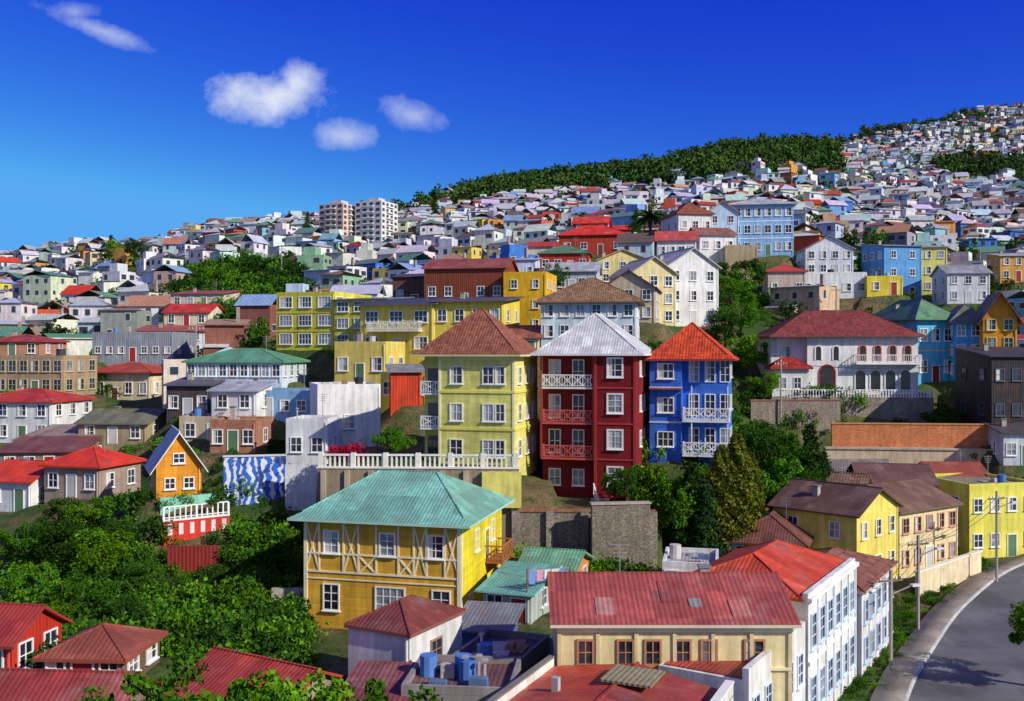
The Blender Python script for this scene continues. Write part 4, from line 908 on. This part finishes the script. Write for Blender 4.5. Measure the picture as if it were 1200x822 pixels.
def scatter(name,n,u0,u1,d0,d1,s0,s1,meshes=SHR,lim=.97):
    root=addobj(name,None)
    U_=RS.uniform(u0,u1,n); D2=RS.uniform(d0,d1,n); X_=(U_-600)/F*D2; Z_=tz(X_,D2); bw,_,_=padw(X_.copy(),D2.copy())
    for u,x,y,z,b_ in zip(U_,X_,D2,Z_,bw):
        if b_>lim: continue
        s1_=.5 if (182<u<275 and 66<y<80) else 1
        s=random.uniform(s0,s1)*s1_; addobj('foliage',random.choice(meshes),(x,y,z-.15),random.uniform(0,6.28),(s,s,s*random.uniform(.8,1.2)),root)
scatter('hillside_shrubs',520,20,350,50,82,.7,1.5)
scatter('garden_shrubs',90,200,400,86,100,.4,.8)
scatter('embankment_shrubs',150,600,960,68,77,.7,1.4)
scatter('slope_shrubs',300,750,1200,84,124,.8,1.5)
scatter('slope_shrubs',330,-40,1240,100,165,.8,1.5)
scatter('upper_slope_shrubs',380,-40,1240,150,280,1.2,2.4)
scatter('gully_shrubs',230,205,350,165,262,1.6,3.0)
scatter('foreground_shrubs',90,150,520,36,42,.8,1.6)
root=addobj('verge_grass',None)
for _ in range(260):
    i=random.randrange(8,40); o_=-random.uniform(2.0,5.2) ; c=pts[i]+nr[i]*o_+tg[i]*random.uniform(-1,1); s=random.uniform(.12,.38)
    addobj('grass_tuft',random.choice(SHR),(c[0],c[1],RZ-.15),random.uniform(0,6.28),(s*1.4,s*1.4,s),root)
# distant forest : merged
FV=[]; rs=np.random.RandomState(5)
base=[]
for k_ in range(4):
    cl=rs.normal(size=(9,3)); cl/=np.linalg.norm(cl,axis=1)[:,None]; idx=rs.randint(0,9,64); dd=rs.normal(size=(64,3)); dd/=np.linalg.norm(dd,axis=1)[:,None]
    base.append(cl[idx]*np.array([1.6,1.6,2.0])+dd*1.2+np.array([0,0,3.2]))
extra=[]
for _ in range(8000):
    u=random.uniform(500,1230); y=random.uniform(470,960); x=(u-600)/F*y
    if y>ridge(u)+10: continue
    nz=math.sin(x*.021+y*.013)+math.sin(x*.009-y*.017+2)
    if (530<u<985) or (u>985 and y>560 and nz>.9) : extra.append((x,y,0,1))
extra=extra[:3600]
allt=[(t[0],t[1],0,.62 if t[1]<470 or t[0]>.33*t[1] else 1) for t in trees if t[1]>=240]+extra
ZX=tbase(np.array([t[0] for t in allt]),np.array([t[1] for t in allt]))
for (x,y,_,k_),z in zip(allt,ZX):
    s=random.uniform(.7,1.45)*k_; C=base[random.randrange(4)]*s*np.array([1,1,random.uniform(.9,1.4)]); FV.append(leafquads(C,1.6*s,rs)+np.array([x,y,z-.8]))
FV=np.concatenate(FV); addobj('distant_forest',npmesh('distant_forest',FV,np.arange(len(FV)).reshape(-1,4),[M('leaf_far',(.032,.075,.018))]))
for x,y,z in trees:
    if y<240:
        zz=tz([x],[y])[0]; addobj('hillside_tree',random.choice(FARB),(x,y,zz-.3),random.uniform(0,6),random.uniform(.45,.85))
# ============================================================ poles
def pole(name,u,v,d,h,lamp=True,arm=1.5):
    p=P(u,v,d); x,y=p.x,p.y; z=tz([x],[y])[0]; b=B(name,(x,y,z),math.radians(20)); m=M('stucco',(.35,.33,.30))
    b.tube('pole',m,(0,0,-.5),(0,0,h),.11); b.box('crossarm',M('bark',(.2,.15,.1)),-.9,-.06,h-.7,.9,.06,h-.58)
    for a in (-.8,-.4,.4,.8): b.box('insulators',M('paint',(.7,.7,.7)),a-.04,-.04,h-.58,a+.04,.04,h-.42)
    if lamp: b.tube('lamp_arm',m,(0,0,h-1.5),(arm,-.2,h-1.0),.05); b.box('lamp_head',M('paint',(.6,.6,.6)),arm-.1,-.35,h-1.08,arm+.55,-.05,h-.95)
    b.done(); return Vector((x,y,z+h-.5))
tops=[pole('street_lamp',1044,790,61,6.5),pole('street_lamp',1076,715,70,7),pole('street_lamp',1168,668,85,8)]
t2=[pole('utility_pole',u,v,d,8,False) for u,v,d in ((1062,300,190),(915,480,118),(330,330,230),(230,470,118),(1180,470,120),(112,330,230),(980,360,150))]
b=B('power_lines',(0,0,0))
def wire(a,c,sag=.8):
    pr=None
    for i in range(11):
        t=i/10; p=a.lerp(c,t); p.z-=sag*4*t*(1-t)
        if pr is not None: b.tube('wire',M('paint',(.03,.03,.03)),pr,p,.018)
        pr=p
for a,c in ((tops[0],tops[1]),(tops[1],tops[2]),(t2[1],t2[4])):
    for dx in (-.6,0,.6): wire(a+Vector((dx,0,0)),c+Vector((dx,0,0)))
b.done()
# ============================================================ light, sky
SD=Vector((.74,-.50,.56)).normalized()
sun=bpy.data.lights.new('sun','SUN'); sun.energy=5.0; sun.angle=math.radians(.5); sun.color=(1,.93,.80)
so=addobj('sun',sun,(0,0,100)); so.rotation_euler=(-SD).to_track_quat('-Z','Y').to_euler()
wd=bpy.data.worlds.new('World'); scene.world=wd; wd.use_nodes=True; k=NT(wd); bg=k.n['Background']
sky=k.new('ShaderNodeTexSky'); sky.sky_type='NISHITA'; sky.sun_disc=False; sky.sun_elevation=math.asin(SD.z); sky.sun_rotation=math.atan2(SD.x,SD.y); sky.air_density=1.0; sky.dust_density=.3; sky.ozone_density=3.0
tc=k.new('ShaderNodeTexCoord'); G=tc.outputs['Generated']; sp=k.new('ShaderNodeSeparateXYZ',i_0=G)
sc_=k.new('ShaderNodeSeparateColor',i_0=sky.outputs[0])
r_=k.math('MINIMUM',k.math('MULTIPLY',k.math('POWER',sc_.outputs[0],2.5),.045),1.0)
g_=k.math('MINIMUM',k.math('MULTIPLY',k.math('POWER',sc_.outputs[1],2.55),.062),4.0)
b_=k.math('MINIMUM',k.math('MULTIPLY',k.math('POWER',sc_.outputs[2],.6),2.65),9.0)
cmb=k.new('ShaderNodeCombineColor',i_0=r_,i_1=g_,i_2=b_)
yy=k.math('MAXIMUM',sp.outputs[1],.05); px=k.math('DIVIDE',sp.outputs[0],yy); pz=k.math('DIVIDE',sp.outputs[2],yy)
cv=k.new('ShaderNodeCombineXYZ',i_0=px,i_1=pz)
nz=k.noise(cv.outputs[0],26,8,.65); nz2=k.noise(cv.outputs[0],12,4,.5)
mask=None
for u,v,a,b2,den,ang in ((312,114,62,26,1.0,0),(350,98,26,22,.85,0),(400,158,32,16,.6,0),(482,134,34,16,.45,-.25),(118,36,58,10,.42,-.35),(88,14,24,10,.35,0)):
    cx=(u-600)/F; cz=(411-v)/F; dx=k.math('SUBTRACT',px,cx); dz=k.math('SUBTRACT',pz,cz)
    ca,sa=math.cos(ang),math.sin(ang)
    rx=k.math('ADD',k.math('MULTIPLY',dx,ca),k.math('MULTIPLY',dz,sa)); rz=k.math('ADD',k.math('MULTIPLY',dx,-sa),k.math('MULTIPLY',dz,ca))
    e=k.math('SQRT',k.math('ADD',k.math('POWER',k.math('MULTIPLY',rx,F/a),2.0),k.math('POWER',k.math('MULTIPLY',rz,F/b2),2.0)))
    e=k.math('ADD',e,k.math('MULTIPLY',k.math('SUBTRACT',nz,.5),2.0))
    m_=k.maprange(e,1.3,.15,0,den)
    mask=m_ if mask is None else k.math('MAXIMUM',mask,m_)
mask=k.math('MULTIPLY',mask,k.math('GREATER_THAN',sp.outputs[1],.06))
cc=k.mix(k.maprange(nz2,.35,.65,0,1),(6.0,6.8,8.8),(9.4,9.6,10.0))
fin=k.mix(mask,cmb.outputs[0],cc)
# unseen white cloud added behind the viewpoint as neutral fill light
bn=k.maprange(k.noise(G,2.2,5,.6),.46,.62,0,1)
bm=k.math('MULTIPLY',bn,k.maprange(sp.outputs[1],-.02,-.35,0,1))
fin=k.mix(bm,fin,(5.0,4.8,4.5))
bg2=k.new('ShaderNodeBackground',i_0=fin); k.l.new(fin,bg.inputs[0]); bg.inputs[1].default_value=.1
k.n.remove(bg2)
# ============================================================ camera
cam=bpy.data.cameras.new('camera'); cam.sensor_width=36; cam.lens=36*F/1200; cam.clip_end=20000; cam.clip_start=.5
co=addobj('camera',cam,(0,0,CZ)); co.rotation_euler=(math.radians(90),0,0); scene.camera=co
print('mid houses',nmid,'far faces',len(far.Q),'forest',len(allt))
